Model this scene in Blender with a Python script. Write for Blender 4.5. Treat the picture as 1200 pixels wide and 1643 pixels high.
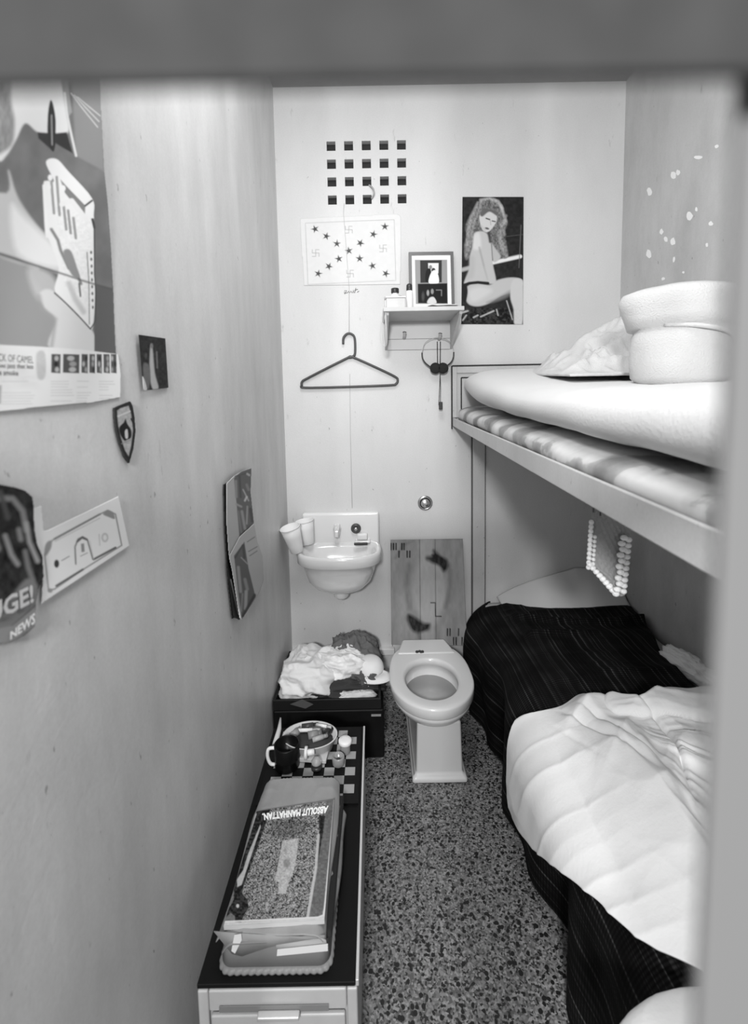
import bpy, bmesh, math, random
import numpy as np
from mathutils import Vector, Matrix
random.seed(4)
for o in list(bpy.data.objects): bpy.data.objects.remove(o)
S = bpy.context.scene
COL = S.collection
# ------------------------------------------------------------------ camera
F, PX, PY, PITCH, ROLL, H = 740.0, 600.0, 704.0, math.radians(4.94), math.radians(1.04), 1.5
fw = np.array([0, math.cos(PITCH), -math.sin(PITCH)])
u0 = np.array([0, math.sin(PITCH), math.cos(PITCH)])
cr = math.cos(ROLL)*np.array([1, 0, 0]) - math.sin(ROLL)*u0
cu = math.sin(ROLL)*np.array([1, 0, 0]) + math.cos(ROLL)*u0
CC = np.array([0, 0, H])
def proj(P):
    v = np.asarray(P, float)-CC; d = v@fw
    return PX+F*(v@cr)/d, PY-F*(v@cu)/d
def A(x, y, ax, val):
    r = fw+(x-PX)/F*cr-(y-PY)/F*cu
    return Vector(CC+(val-CC[ax])/r[ax]*r)
cam = bpy.data.cameras.new('camera'); camo = bpy.data.objects.new('camera', cam); COL.objects.link(camo)
M = Matrix.Identity(4)
for i in range(3):
    M[i][0], M[i][1], M[i][2], M[i][3] = cr[i], cu[i], -fw[i], CC[i]
camo.matrix_world = M
cam.sensor_fit = 'VERTICAL'; cam.sensor_height = 36; cam.lens = F/1643*36
cam.shift_y = -(821.5-PY)/1643
cam.clip_start = 0.01
cam.dof.use_dof = True; cam.dof.focus_distance = 1.75; cam.dof.aperture_fstop = 3.4
S.camera = camo
# ------------------------------------------------------------------ light
S.view_settings.view_transform = 'Standard'; S.view_settings.look = 'None'
S.view_settings.gamma = 1; S.view_settings.use_curve_mapping = False
S.view_settings.exposure = 0.0
W = bpy.data.worlds.new('world'); S.world = W; W.use_nodes = True
W.node_tree.nodes['Background'].inputs[0].default_value = (.8, .8, .8, 1)
W.node_tree.nodes['Background'].inputs[1].default_value = 0.55
def area(name, loc, tgt, sx, sy, power):
    l = bpy.data.lights.new(name, 'AREA'); l.shape = 'RECTANGLE'; l.size = sx; l.size_y = sy; l.energy = power
    o = bpy.data.objects.new(name, l); COL.objects.link(o); o.location = loc
    o.rotation_euler = (Vector(tgt)-Vector(loc)).to_track_quat('-Z', 'Y').to_euler()
    return o
area('corridor_lamp_light', (-.20, -1.2, 2.08), (.2, 1.9, .9), .24, .20, 68)
area('ceiling_fill_light', (.0, .95, 2.93), (.1, 1.3, .5), .7, .5, 18)  # unseen fill lamp, added to brighten the cell from above
# ------------------------------------------------------------------ room numbers
D = 2.30; XL = -.4455; XR = 1.214; ZC = 2.965
# ------------------------------------------------------------------ materials
MATS = {}
def nt(name):
    m = bpy.data.materials.new(name); m.use_nodes = True
    return m, m.node_tree, m.node_tree.nodes['Principled BSDF']
def g3(v): return (v, v, v, 1)
def mat(name, g, rough=.6, spec=.4, metal=0, trans=0, noise=0, nscale=8, stretch=(1, 1, 1), bump=0, bscale=80, sheen=0, coat=0):
    if name in MATS: return MATS[name]
    m, t, b = nt(name)
    b.inputs['Base Color'].default_value = g3(g); b.inputs['Roughness'].default_value = rough
    b.inputs['Specular IOR Level'].default_value = spec; b.inputs['Metallic'].default_value = metal
    b.inputs['Transmission Weight'].default_value = trans
    if coat: b.inputs['Coat Weight'].default_value = coat
    if noise or bump:
        tc = t.nodes.new('ShaderNodeTexCoord'); mp = t.nodes.new('ShaderNodeMapping'); mp.inputs['Scale'].default_value = stretch
        t.links.new(tc.outputs['Object'], mp.inputs[0])
    if noise:
        n = t.nodes.new('ShaderNodeTexNoise'); n.inputs['Scale'].default_value = nscale; n.inputs['Detail'].default_value = 6; n.inputs['Roughness'].default_value = .65
        t.links.new(mp.outputs[0], n.inputs['Vector'])
        r = t.nodes.new('ShaderNodeMapRange'); r.inputs['From Min'].default_value = .3; r.inputs['From Max'].default_value = .7
        r.inputs['To Min'].default_value = g*(1-noise); r.inputs['To Max'].default_value = g*(1+noise)
        t.links.new(n.outputs['Fac'], r.inputs['Value']); t.links.new(r.outputs[0], b.inputs['Base Color'])
    if bump:
        n2 = t.nodes.new('ShaderNodeTexNoise'); n2.inputs['Scale'].default_value = bscale; n2.inputs['Detail'].default_value = 4
        t.links.new(mp.outputs[0], n2.inputs['Vector'])
        bp = t.nodes.new('ShaderNodeBump'); bp.inputs['Strength'].default_value = bump; bp.inputs['Distance'].default_value = .004
        t.links.new(n2.outputs['Fac'], bp.inputs['Height']); t.links.new(bp.outputs[0], b.inputs['Normal'])
    MATS[name] = m; return m
def wall_mat(name, g, streak=.10, blotch=.06, chips=False, dirt=0):
    m, t, b = nt(name); N = t.nodes; L = t.links
    b.inputs['Roughness'].default_value = .42; b.inputs['Specular IOR Level'].default_value = .45
    tc = N.new('ShaderNodeTexCoord')
    def noise(scale, st, detail=4, rough=.6, off=0):
        mp = N.new('ShaderNodeMapping'); mp.inputs['Scale'].default_value = st; mp.inputs['Location'].default_value = (off, off, off)
        L.new(tc.outputs['Object'], mp.inputs[0]); n = N.new('ShaderNodeTexNoise'); n.inputs['Scale'].default_value = scale
        n.inputs['Detail'].default_value = detail; n.inputs['Roughness'].default_value = rough; L.new(mp.outputs[0], n.inputs['Vector']); return n.outputs['Fac']
    def rng(v, a, b2, c, d):
        r = N.new('ShaderNodeMapRange'); r.inputs[1].default_value = a; r.inputs[2].default_value = b2; r.inputs[3].default_value = c; r.inputs[4].default_value = d
        L.new(v, r.inputs[0]); return r.outputs[0]
    def mul(a, c):
        q = N.new('ShaderNodeMath'); q.operation = 'MULTIPLY'; L.new(a, q.inputs[0]); L.new(c, q.inputs[1]); return q.outputs[0]
    v = rng(noise(5.5, (1, 1, .30), 6, .62), .3, .7, g*(1-streak), g*(1+streak))
    v = mul(v, rng(noise(2.2, (1, 1, .6), 5, .6, 3), .3, .7, 1-blotch, 1+blotch))
    v = mul(v, rng(noise(24, (1, 1, .25), 4, .75, 9), .66, .76, 1, .70))
    v = mul(v, rng(noise(60, (1, 1, .5), 2, .6, 21), .72, .76, 1, .55))       # small dark scuffs
    v = mul(v, rng(noise(190, (1, 1, 1), 2, .6, 5), .3, .7, .965, 1.035))
    if dirt:
        v = mul(v, rng(noise(3.2, (1, 1, .35), 6, .7, 14), .45, .75, 1, 1-dirt))
    L.new(v, b.inputs['Base Color'])
    bp = N.new('ShaderNodeBump'); bp.inputs['Strength'].default_value = .22; bp.inputs['Distance'].default_value = .002
    L.new(noise(55, (1, 1, 1), 3), bp.inputs['Height']); L.new(bp.outputs[0], b.inputs['Normal'])
    return m
def floor_mat():
    m, t, b = nt('terrazzo'); N = t.nodes; L = t.links
    tc = N.new('ShaderNodeTexCoord')
    nz = N.new('ShaderNodeTexNoise'); nz.inputs['Scale'].default_value = 60; nz.inputs['Detail'].default_value = 3
    L.new(tc.outputs['Object'], nz.inputs['Vector'])
    mix = N.new('ShaderNodeMix'); mix.data_type = 'VECTOR'; mix.inputs[0].default_value = .008
    L.new(tc.outputs['Object'], mix.inputs[4]); L.new(nz.outputs['Color'], mix.inputs[5])
    def vor(scale, feat='F1'):
        v = N.new('ShaderNodeTexVoronoi'); v.inputs['Scale'].default_value = scale; L.new(mix.outputs[1], v.inputs['Vector']); return v
    v1 = vor(210); sp = N.new('ShaderNodeSeparateColor'); L.new(v1.outputs['Color'], sp.inputs[0])
    r1 = N.new('ShaderNodeValToRGB'); L.new(sp.outputs[0], r1.inputs[0]); r1.color_ramp.interpolation = 'CONSTANT'
    e = r1.color_ramp.elements; e[0].position = 0; e[0].color = g3(.02); e[1].position = .16; e[1].color = g3(.10)
    for p, c in ((.42, .16), (.62, .22), (.85, .30)):
        x = e.new(p); x.color = g3(c)
    v2 = vor(95); s2 = N.new('ShaderNodeSeparateColor'); L.new(v2.outputs['Color'], s2.inputs[0])
    lt = N.new('ShaderNodeMath'); lt.operation = 'LESS_THAN'; L.new(s2.outputs[1], lt.inputs[0]); lt.inputs[1].default_value = .20
    d2 = N.new('ShaderNodeMath'); d2.operation = 'LESS_THAN'; L.new(v2.outputs['Distance'], d2.inputs[0]); d2.inputs[1].default_value = .55
    mm = N.new('ShaderNodeMath'); mm.operation = 'MULTIPLY'; L.new(lt.outputs[0], mm.inputs[0]); L.new(d2.outputs[0], mm.inputs[1])
    mx = N.new('ShaderNodeMix'); mx.data_type = 'RGBA'; L.new(mm.outputs[0], mx.inputs[0]); L.new(r1.outputs[0], mx.inputs[6]); mx.inputs[7].default_value = g3(.008)
    L.new(mx.outputs[2], b.inputs['Base Color']); b.inputs['Roughness'].default_value = .45
    return m
def attr_mat(name, rough=.5):
    if name in MATS: return MATS[name]
    m, t, b = nt(name); a = t.nodes.new('ShaderNodeAttribute'); a.attribute_name = 'ink'
    t.links.new(a.outputs['Color'], b.inputs['Base Color']); b.inputs['Roughness'].default_value = rough
    b.inputs['Specular IOR Level'].default_value = .12
    MATS[name] = m; return m
# ------------------------------------------------------------------ object helpers
def tag(o, label=None, cat=None, group=None, kind=None):
    if label: o['label'] = label
    if cat: o['category'] = cat
    if group: o['group'] = group
    if kind: o['kind'] = kind
    return o
def thing(name, loc, label, cat, group=None):
    o = bpy.data.objects.new(name, None); o.empty_display_size = .05; COL.objects.link(o); o.location = loc
    return tag(o, label, cat, group)
def build(name, bm, m, parent=None, smooth=True, bevel=0, sub=0, solid=0, auto=True):
    bmesh.ops.recalc_face_normals(bm, faces=bm.faces) if auto else None
    me = bpy.data.meshes.new(name); bm.to_mesh(me); bm.free(); me.materials.append(m)
    if smooth:
        for p in me.polygons: p.use_smooth = True
    o = bpy.data.objects.new(name, me); COL.objects.link(o)
    if parent:
        o.parent = parent
        o.matrix_parent_inverse = Matrix.Translation(-_wl(parent))
    if solid:
        q = o.modifiers.new('t', 'SOLIDIFY'); q.thickness = solid; q.offset = 0
    if bevel:
        q = o.modifiers.new('b', 'BEVEL'); q.width = bevel; q.segments = 3; q.limit_method = 'ANGLE'; q.harden_normals = True
    if sub:
        q = o.modifiers.new('s', 'SUBSURF'); q.levels = sub; q.render_levels = sub
    return o
def _wl(o):
    v = o.location.copy()
    return v if o.type == 'EMPTY' else Vector((0, 0, 0))
def box(bm, x0, x1, y0, y1, z0, z1):
    vs = [bm.verts.new((x, y, z)) for z in (z0, z1) for y in (y0, y1) for x in (x0, x1)]
    for f in ((0, 2, 3, 1), (4, 5, 7, 6), (0, 1, 5, 4), (2, 6, 7, 3), (0, 4, 6, 2), (1, 3, 7, 5)): bm.faces.new([vs[i] for i in f])
    return vs
def hexa(bm, bot, top):      # two quads of world points
    a = [bm.verts.new(p) for p in bot]; b = [bm.verts.new(p) for p in top]
    bm.faces.new(a[::-1]); bm.faces.new(b)
    for i in range(4): bm.faces.new((a[i], a[(i+1) % 4], b[(i+1) % 4], b[i]))
def loft(bm, rings, cap0=True, cap1=True, closed=True):
    R = [[bm.verts.new(p) for p in r] for r in rings]; n = len(R[0])
    for a, b in zip(R, R[1:]):
        for i in range(n if closed else n-1): bm.faces.new((a[i], a[(i+1) % n], b[(i+1) % n], b[i]))
    if cap0: bm.faces.new(R[0][::-1])
    if cap1: bm.faces.new(R[-1])
    return R
def lathe(bm, prof, c=(0, 0, 0), n=32, rot=None, cap0=True, cap1=True):
    rings = []
    for r, z in prof:
        ring = []
        for i in range(n):
            t = 2*math.pi*i/n; v = Vector((r*math.cos(t), r*math.sin(t), z))
            if rot: v = rot@v
            ring.append(v+Vector(c))
        rings.append(ring)
    loft(bm, rings, cap0, cap1)
def smoothpath(pts, k=6, closed=False):
    P = [Vector(p) for p in pts]; out = []; n = len(P)
    for i in range(n if closed else n-1):
        if closed: a, b, c, d = P[i-1], P[i], P[(i+1) % n], P[(i+2) % n]
        else: a, b, c, d = P[max(i-1, 0)], P[i], P[i+1], P[min(i+2, n-1)]
        for j in range(k):
            t = j/k
            out.append(.5*((2*b)+(c-a)*t+(2*a-5*b+4*c-d)*t*t+(3*b-a-3*c+d)*t**3))
    if not closed: out.append(P[-1])
    return out
def tube(bm, pts, r, n=8, closed=False):
    P = [Vector(p) for p in pts]; m = len(P); rr = r if hasattr(r, '__len__') else [r]*m; rings = []
    up = None
    for i in range(m):
        if closed: d = P[(i+1) % m]-P[i-1]
        else: d = P[min(i+1, m-1)]-P[max(i-1, 0)]
        d.normalize()
        if up is None: up = Vector((0, 0, 1)) if abs(d.z) < .9 else Vector((0, 1, 0))
        s = d.cross(up).normalized(); up = s.cross(d).normalized()
        rings.append([P[i]+rr[i]*(math.cos(2*math.pi*k/n)*s+math.sin(2*math.pi*k/n)*up) for k in range(n)])
    if closed: rings.append([v.copy() for v in rings[0]]); loft(bm, rings, False, False)
    else: loft(bm, rings)
def BM(): return bmesh.new()
# -- value noise on arrays
def _h(ix, iy, s):
    n = (ix.astype(np.int64)*374761393+iy.astype(np.int64)*668265263+s*982451653) & 0x7fffffff
    n = ((n ^ (n >> 13))*1274126177) & 0x7fffffff
    return ((n ^ (n >> 16)) & 0xffff)/65535.0
def vn(x, y, s=0):
    x = np.asarray(x, float); y = np.asarray(y, float); ix = np.floor(x); iy = np.floor(y); fx = x-ix; fy = y-iy
    fx = fx*fx*fx*(fx*(fx*6-15)+10); fy = fy*fy*fy*(fy*(fy*6-15)+10)
    a = _h(ix, iy, s); b = _h(ix+1, iy, s); c = _h(ix, iy+1, s); d = _h(ix+1, iy+1, s)
    return (a*(1-fx)+b*fx)*(1-fy)+(c*(1-fx)+d*fx)*fy
def fbm(x, y, s=0, o=4):
    v = 0; a = .5
    for i in range(o): v = v+a*vn(x*2**i+i*7.3, y*2**i+i*3.1, s+i); a *= .5
    return v
def ridge(x, y, s=0, o=3):
    v = 0; a = .6
    for i in range(o): v = v+a*(1-np.abs(2*vn(x*2**i+i*5.7, y*2**i+i*9.1, s+i)-1))**2; a *= .5
    return v
def gridmesh(name, P, m, parent=None, uv=None, ink=None, mask=None, thick=0, sub=0, smooth=True):
    nv, nu = P.shape[:2]
    me = bpy.data.meshes.new(name)
    idx = np.arange(nv*nu).reshape(nv, nu)
    q = np.stack([idx[:-1, :-1], idx[1:, :-1], idx[1:, 1:], idx[:-1, 1:]], -1).reshape(-1, 4)
    if mask is not None:
        k = mask.reshape(-1)[q].mean(1) > .5; q = q[k]
    used = np.unique(q); remap = -np.ones(nv*nu, int); remap[used] = np.arange(len(used))
    me.from_pydata(P.reshape(-1, 3)[used].tolist(), [], remap[q].tolist())
    if ink is not None:
        ca = me.color_attributes.new('ink', 'FLOAT_COLOR', 'POINT')
        v = np.clip(ink.reshape(-1)[used], 0.005, .95); ca.data.foreach_set('color', np.stack([v, v, v, np.ones_like(v)], 1).ravel().astype(np.float32))
    if uv is not None:
        ul = me.uv_layers.new(name='UVMap'); uvf = uv.reshape(-1, 2)[q.reshape(-1)]
        ul.data.foreach_set('uv', uvf.ravel().astype(np.float32))
    me.materials.append(m)
    if smooth: me.polygons.foreach_set('use_smooth', [True]*len(me.polygons))
    me.update()
    o = bpy.data.objects.new(name, me); COL.objects.link(o)
    if parent: o.parent = parent; o.matrix_parent_inverse = Matrix.Translation(-_wl(parent))
    if thick: md = o.modifiers.new('t', 'SOLIDIFY'); md.thickness = thick; md.offset = 0
    if sub: md = o.modifiers.new('s', 'SUBSURF'); md.levels = sub; md.render_levels = sub
    return o
# -- printed matter
def sdpoly(X, Y, pts):
    d = np.full(X.shape, 1e9); ins = np.zeros(X.shape, bool); n = len(pts)
    for i in range(n):
        x1, y1 = pts[i]; x2, y2 = pts[(i+1) % n]
        ex, ey = x2-x1, y2-y1; wx, wy = X-x1, Y-y1
        t = np.clip((wx*ex+wy*ey)/(ex*ex+ey*ey+1e-12), 0, 1)
        d = np.minimum(d, np.hypot(wx-ex*t, wy-ey*t))
        c = ((y1 > Y) != (y2 > Y))
        with np.errstate(divide='ignore', invalid='ignore'):
            xi = (x2-x1)*(Y-y1)/((y2-y1) if y2 != y1 else 1e-9)+x1
        ins ^= c & (X < xi)
    return np.where(ins, -d, d)
class Canvas:
    def __init__(s, X, Y, bg): s.X = X; s.Y = Y; s.V = np.full(X.shape, float(bg)); s.k = (0, 0, 1)
    def frame(s, ox, oy, sc): s.k = (ox, oy, sc); return s
    def _t(s, p): return (s.k[0]+p[0]/s.k[2], s.k[1]+p[1]/s.k[2])
    def _mix(s, a, v): s.V = s.V*(1-a)+v*a
    def poly(s, pts, v, soft=.8, al=1):
        d = sdpoly(s.X, s.Y, [s._t(p) for p in pts]); s._mix(al*np.clip(.5-d/(2*soft), 0, 1), v)
    def sp(s, pts, v, soft=.8, al=1, k=5):
        s.poly([tuple(q[:2]) for q in smoothpath([(p[0], p[1], 0) for p in pts], k, True)], v, soft, al)
    def ell(s, c, rx, ry, v, soft=1, rot=0, al=1):
        c = s._t(c); rx /= s.k[2]; ry /= s.k[2]; x = s.X-c[0]; y = s.Y-c[1]; a = math.radians(rot)
        xr = x*math.cos(a)+y*math.sin(a); yr = -x*math.sin(a)+y*math.cos(a)
        d = (np.sqrt((xr/rx)**2+(yr/ry)**2)-1)*min(rx, ry); s._mix(al*np.clip(.5-d/(2*soft), 0, 1), v)
    def line(s, pts, w, v, soft=.5, al=1):
        P = [s._t(p) for p in pts]; w = w/s.k[2]; d = np.full(s.X.shape, 1e9)
        for (x1, y1), (x2, y2) in zip(P, P[1:]):
            ex, ey = x2-x1, y2-y1; wx, wy = s.X-x1, s.Y-y1; t = np.clip((wx*ex+wy*ey)/(ex*ex+ey*ey+1e-12), 0, 1)
            d = np.minimum(d, np.hypot(wx-ex*t, wy-ey*t))
        s._mix(al*np.clip(.5-(d-w/2)/(2*soft), 0, 1), v)
    def grain(s, sx, sy, amp, seed=1, pts=None, soft=1):
        n = (fbm(s.X/sx, s.Y/sy, seed, 3)/.875-.5)*2*amp
        a = 1 if pts is None else np.clip(.5-sdpoly(s.X, s.Y, [s._t(p) for p in pts])/(2*soft), 0, 1)
        s.V = s.V+n*a
def sheet(name, corners, paint, bg=.7, step=1.2, mask=None, parent=None, m=None, thick=.0006, warp=None):
    """corners: TL TR BR BL world points; a flat sheet printed by paint()"""
    c = [np.array(p) for p in corners]; pj = [np.array(proj(p)) for p in c]
    nu = int(max(np.linalg.norm(pj[0]-pj[1]), np.linalg.norm(pj[2]-pj[3]))/step)+2
    nv = int(max(np.linalg.norm(pj[0]-pj[3]), np.linalg.norm(pj[1]-pj[2]))/step)+2
    U, V = np.meshgrid(np.linspace(0, 1, nu), np.linspace(0, 1, nv)); U = U[..., None]; V = V[..., None]
    P = (c[0]*(1-U)+c[1]*U)*(1-V)+(c[3]*(1-U)+c[2]*U)*V
    X, Y = proj(P)
    cv = Canvas(X, Y, bg); paint(cv)
    mk = None
    if mask is not None: mk = (sdpoly(X, Y, mask) < 0).astype(float)
    nrm = np.cross(c[1]-c[0], c[3]-c[0]); nrm /= np.linalg.norm(nrm)
    if np.dot(nrm, CC-c[0]) < 0: nrm = -nrm
    if warp is not None: P = P+nrm*warp(U, V)
    return gridmesh(name, P, m or attr_mat('printed_paper'), parent, ink=cv.V, mask=mk, thick=thick)
def lettering(name, txt, quad, m, parent=None, off=.0012, shear=0, bold=0):
    """quad: world points BL BR TR TL of the text box"""
    cu_ = bpy.data.curves.new('t', 'FONT'); cu_.body = txt; cu_.resolution_u = 2; cu_.offset = bold; cu_.shear = shear
    to = bpy.data.objects.new('t', cu_); COL.objects.link(to)
    dg = bpy.context.evaluated_depsgraph_get(); me = bpy.data.meshes.new_from_object(to.evaluated_get(dg)); bpy.data.objects.remove(to)
    co = np.array([v.co[:] for v in me.vertices]); mn = co.min(0); mx = co.max(0)
    q = [np.array(p) for p in quad]; n = np.cross(q[1]-q[0], q[3]-q[0]); n /= np.linalg.norm(n)
    if np.dot(n, CC-q[0]) < 0: n = -n
    for v, c in zip(me.vertices, co):
        u = (c[0]-mn[0])/(mx[0]-mn[0]); w = (c[1]-mn[1])/(mx[1]-mn[1])
        v.co = (q[0]*(1-u)+q[1]*u)*(1-w)+(q[3]*(1-u)+q[2]*u)*w+n*off
    me.materials.clear(); me.materials.append(m); me.name = name
    o = bpy.data.objects.new(name, me); COL.objects.link(o)
    if parent: o.parent = parent; o.matrix_parent_inverse = Matrix.Translation(-_wl(parent))
    return o
# ------------------------------------------------------------------ the setting
def struct(name, bm, m, **k):
    o = build(name, bm, m, smooth=False, **k); o['kind'] = 'structure'; return o
mw_left = wall_mat('left_wall_paint', .62, .13, .09); mw_back = wall_mat('back_wall_paint', .62, .03, .05)
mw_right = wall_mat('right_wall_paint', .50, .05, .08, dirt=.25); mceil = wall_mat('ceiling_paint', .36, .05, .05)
# vent opening
vc = [A(524.0, 226.5, 1, D), A(652.5, 327.5, 1, D)]
vx0, vx1 = vc[0].x, vc[1].x; vz1, vz0 = A(524.5, 228, 1, D).z, A(640, 326, 1, D).z
vx0 -= .03; vx1 += .03; vz0 -= .03; vz1 += .03
b = BM()
box(b, XL-.1, vx0, D, D+.15, -.05, ZC+.1); box(b, vx1, XR+.1, D, D+.15, -.05, ZC+.1)
box(b, vx0, vx1, D, D+.15, -.05, vz0); box(b, vx0, vx1, D, D+.15, vz1, ZC+.1)
wb = struct('wall_back', b, mw_back)
b = BM(); box(b, XL-.1, XL, .09, D+.15, -.05, ZC+.1); struct('wall_left', b, mw_left)
b = BM(); box(b, XR, XR+.1, .09, D+.15, -.05, ZC+.1); struct('wall_right', b, mw_right)
b = BM(); box(b, XL-.1, XR+.1, -.6, D+.15, -.1, 0); struct('floor', b, floor_mat())
b = BM(); box(b, XL-.1, XR+.1, .09, D+.15, ZC, ZC+.1); struct('ceiling', b, mceil)
# peeled paint chips on the right wall
chip = mat('bare_plaster', .85, .8)
b = BM()
for px, py, w, h in ((1120, 253, 8, 3), (1080, 282, 5, 6), (1088, 277, 3, 5), (1042, 308, 4, 7), (1106, 346, 5, 7), (1117, 336, 2, 4), (1061, 372, 3, 5), (1068, 384, 3, 5), (1080, 388, 4, 6), (1041, 407, 4, 7), (1081, 416, 2, 5), (1064, 447, 3, 3), (1103, 466, 3, 4), (1096, 437, 2, 2), (1140, 359, 4, 4), (1134, 393, 2, 3), (1150, 235, 3, 3)):
    c = A(px, py, 0, XR-.0006); sc = c.y/F
    vs = []
    for k in range(9):
        a = 2*math.pi*k/9; r = random.uniform(.75, 1.2)
        vs.append(b.verts.new(A(px+w*r*math.cos(a), py+h*r*math.sin(a), 0, XR-.0006)))
    b.faces.new(vs)
o = build('peeled_patch', b, chip, smooth=False, solid=.0006); o['kind'] = 'structure'; o.name = 'trim_2'
# bottom lip of the wall panel behind the sink
b = BM(); l0 = A(462, 1042, 1, D-.02); l1 = A(633, 1040, 1, D-.02)
box(b, XL, l1.x, D-.028, D, l1.z-.034, l1.z)
o = struct('trim_1', b, mat('panel_lip', .70, .45), bevel=.004)
b = BM(); e0 = A(627, 860, 1, D); box(b, e0.x-.0015, e0.x+.0015, D-.002, D, l1.z, A(627, 905, 1, D).z)
struct('trim_3', b, mat('panel_seam', .12, .6))
# ------------------------------------------------------------------ vent
vt = thing('air_vent', (0.5*(vx0+vx1), D, vz0), 'square-holed air vent of twenty dark openings high on the back wall', 'air vent')
HS = .0423; cx = [A(531+28.25*i, 234.5-.75*i, 1, D).x for i in range(5)]; rowz = [A(588, y, 1, D).z for y in (233.5, 262.5, 291, 320)]
xs = [vx0]+[v for c in cx for v in (c-HS/2, c+HS/2)]+[vx1]; zs = sorted([vz0, vz1]+[v for c in rowz for v in (c-HS/2, c+HS/2)])
b = BM(); G = {}
def gv(i, j, y):
    k = (i, j, y)
    if k not in G: G[k] = b.verts.new((xs[i], y, zs[j]))
    return G[k]
for i in range(len(xs)-1):
    for j in range(len(zs)-1):
        hole = (i % 2 == 1) and (j % 2 == 1)
        if not hole: b.faces.new((gv(i, j, D), gv(i+1, j, D), gv(i+1, j+1, D), gv(i, j+1, D)))
        else:
            q = [(i, j), (i+1, j), (i+1, j+1), (i, j+1)]
            for a in range(4):
                p0, p1 = q[a], q[(a+1) % 4]; b.faces.new((gv(*p0, D), gv(*p1, D), gv(*p1, D+.03), gv(*p0, D+.03)))
vp = build('vent_plate', b, mw_back, vt, smooth=False)
b = BM(); box(b, vx0-.002, vx1+.002, D+.031, D+.12, vz0-.002, vz1+.002); build('duct', b, mat('duct_black', .03, .9), vt, smooth=False)
b = BM(); k0 = A(596, 303, 1, D-.004); tube(b, smoothpath([A(592, 297, 1, D-.002), A(598, 302, 1, D-.012), A(600, 310, 1, D-.012), A(596, 319, 1, D-.004)]), .004, 8)
build('hook', b, mat('hook_metal', .35, .4), vt)
# ------------------------------------------------------------------ door gate close to the lens
gy = .065
gate = thing('door_1', (0, gy, 0), None, None); gate['kind'] = 'structure'
steel_d = mat('gate_header_paint', .032, .8, .1, noise=.18, nscale=90); steel_l = mat('gate_bar_paint', .12, .8, .1)
hz = A(600, 140, 1, gy+.006).z; rx = A(1152, 700, 1, gy+.012).x
b = BM(); box(b, -.6, 1.3, gy+.004, gy+.006, hz, hz+.055); build('crossbar', b, steel_d, gate, smooth=False)
b = BM(); box(b, -.6, 1.3, gy, gy+.006, .35, .40); build('crossbar', b, steel_d, gate, smooth=False)
b = BM(); box(b, rx, rx+.05, gy+.0105, gy+.012, 0, ZC); build('upright_bar', b, steel_l, gate, smooth=False)
for x in (-.42, -.27, .27, .42, .57, .72, .87, 1.02):
    b = BM(); tube(b, [(x, gy+.012, 0), (x, gy+.012, ZC)], .010, 10); build('upright_bar', b, steel_l, gate)
# ------------------------------------------------------------------ back wall: drawing, string, hanger
def star(cv, c, r, rot):
    pts = []
    for k in range(10):
        a = math.radians(rot-90+36*k); q = r if k % 2 == 0 else r*.36; pts.append((c[0]+q*math.cos(a), c[1]+q*math.sin(a)))
    cv.poly(pts, .06, .45)
def paint_flag(cv):
    cv.frame(440, 200, 5)
    cv.line([(250, 790), (962, 762), (975, 1250), (270, 1283), (250, 790)], 4, .35, .5, .8)
    for i, c in enumerate(((327, 838), (418, 895), (503, 955), (598, 1012), (690, 950), (795, 880), (887, 818), (518, 1077), (438, 1137), (353, 1195), (685, 1075), (787, 1133), (895, 1195))):
        star(cv, c, 34, (i*37) % 50-20)
    for c in ((598, 843), (873, 993), (332, 1030), (608, 1195)):
        x, y = c; r = 27
        for pts in (((x-r, y-r), (x-r, y), (x+r, y), (x+r, y+r)), ((x+r, y-r), (x, y-r), (x, y+r), (x-r, y+r))):
            cv.line(pts, 5, .3, .4, .75)
    for a, c in (((300, 790), (930, 1250)), ((950, 800), (300, 1260))): cv.line([a, c], 2, .6, .5, .25)
    cv.grain(6, 6, .02, 3)
msk = [(481, 352), (484, 350), (636, 343), (641, 345), (643.5, 350), (643, 457), (487, 459)]
sh = sheet('star_drawing', [A(479, 346, 1, D-.002), A(646, 340, 1, D-.002), A(646, 460, 1, D-.002), A(485, 462, 1, D-.002)], paint_flag, .72, 1.0, msk)
tag(sh, 'hand-drawn white sheet with a cross of dark stars, taped below the vent', 'drawing')
b = BM()
for st in ([(553, 472), (556, 466), (553, 466), (552, 470), (557, 470)], [(557, 470), (560, 467), (561, 470), (563, 467), (565, 470)], [(566, 470), (567, 465), (568, 470)], [(569, 470), (571, 462)], [(569, 466), (574, 464)], [(573, 469), (576, 467)]):
    tube(b, [A(x, y, 1, D-.0008) for x, y in st], .0014, 5)
o = build('handwriting', b, mat('pencil', .12, .7), smooth=False); tag(o, 'small dark handwritten signature on the wall below the star drawing', 'handwriting')
b = BM(); tube(b, [A(552, 326, 1, D-.006), A(551, 340, 1, D-.006), A(560, 460, 1, D-.006), A(560, 536, 1, D-.010)], .0010, 5)
tube(b, [A(561, 600, 1, D-.006), A(562, 700, 1, D-.004), A(565, 815, 1, D-.004)], .0012, 5)
tag(build('string', b, mat('string_pale', .55, .8)), 'thin pale string hanging down the back wall from the vent', 'string')
hg = thing('coat_hanger', A(560, 536, 1, D-.015), 'dark plastic coat hanger hanging flat against the back wall', 'coat hanger')
hy = D-.014
b = BM(); tube(b, smoothpath([A(x, y, 1, hy) for x, y in ((560, 573), (522, 592), (493, 607), (485, 612), (484, 618), (490, 622), (560, 620.5), (625, 618), (635, 616), (638, 610), (633, 604), (600, 588), (566, 573), (560, 573))], 5)[:-1], .0058, 10, True)
build('frame', b, mat('hanger_plastic', .055, .35), hg)
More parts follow.
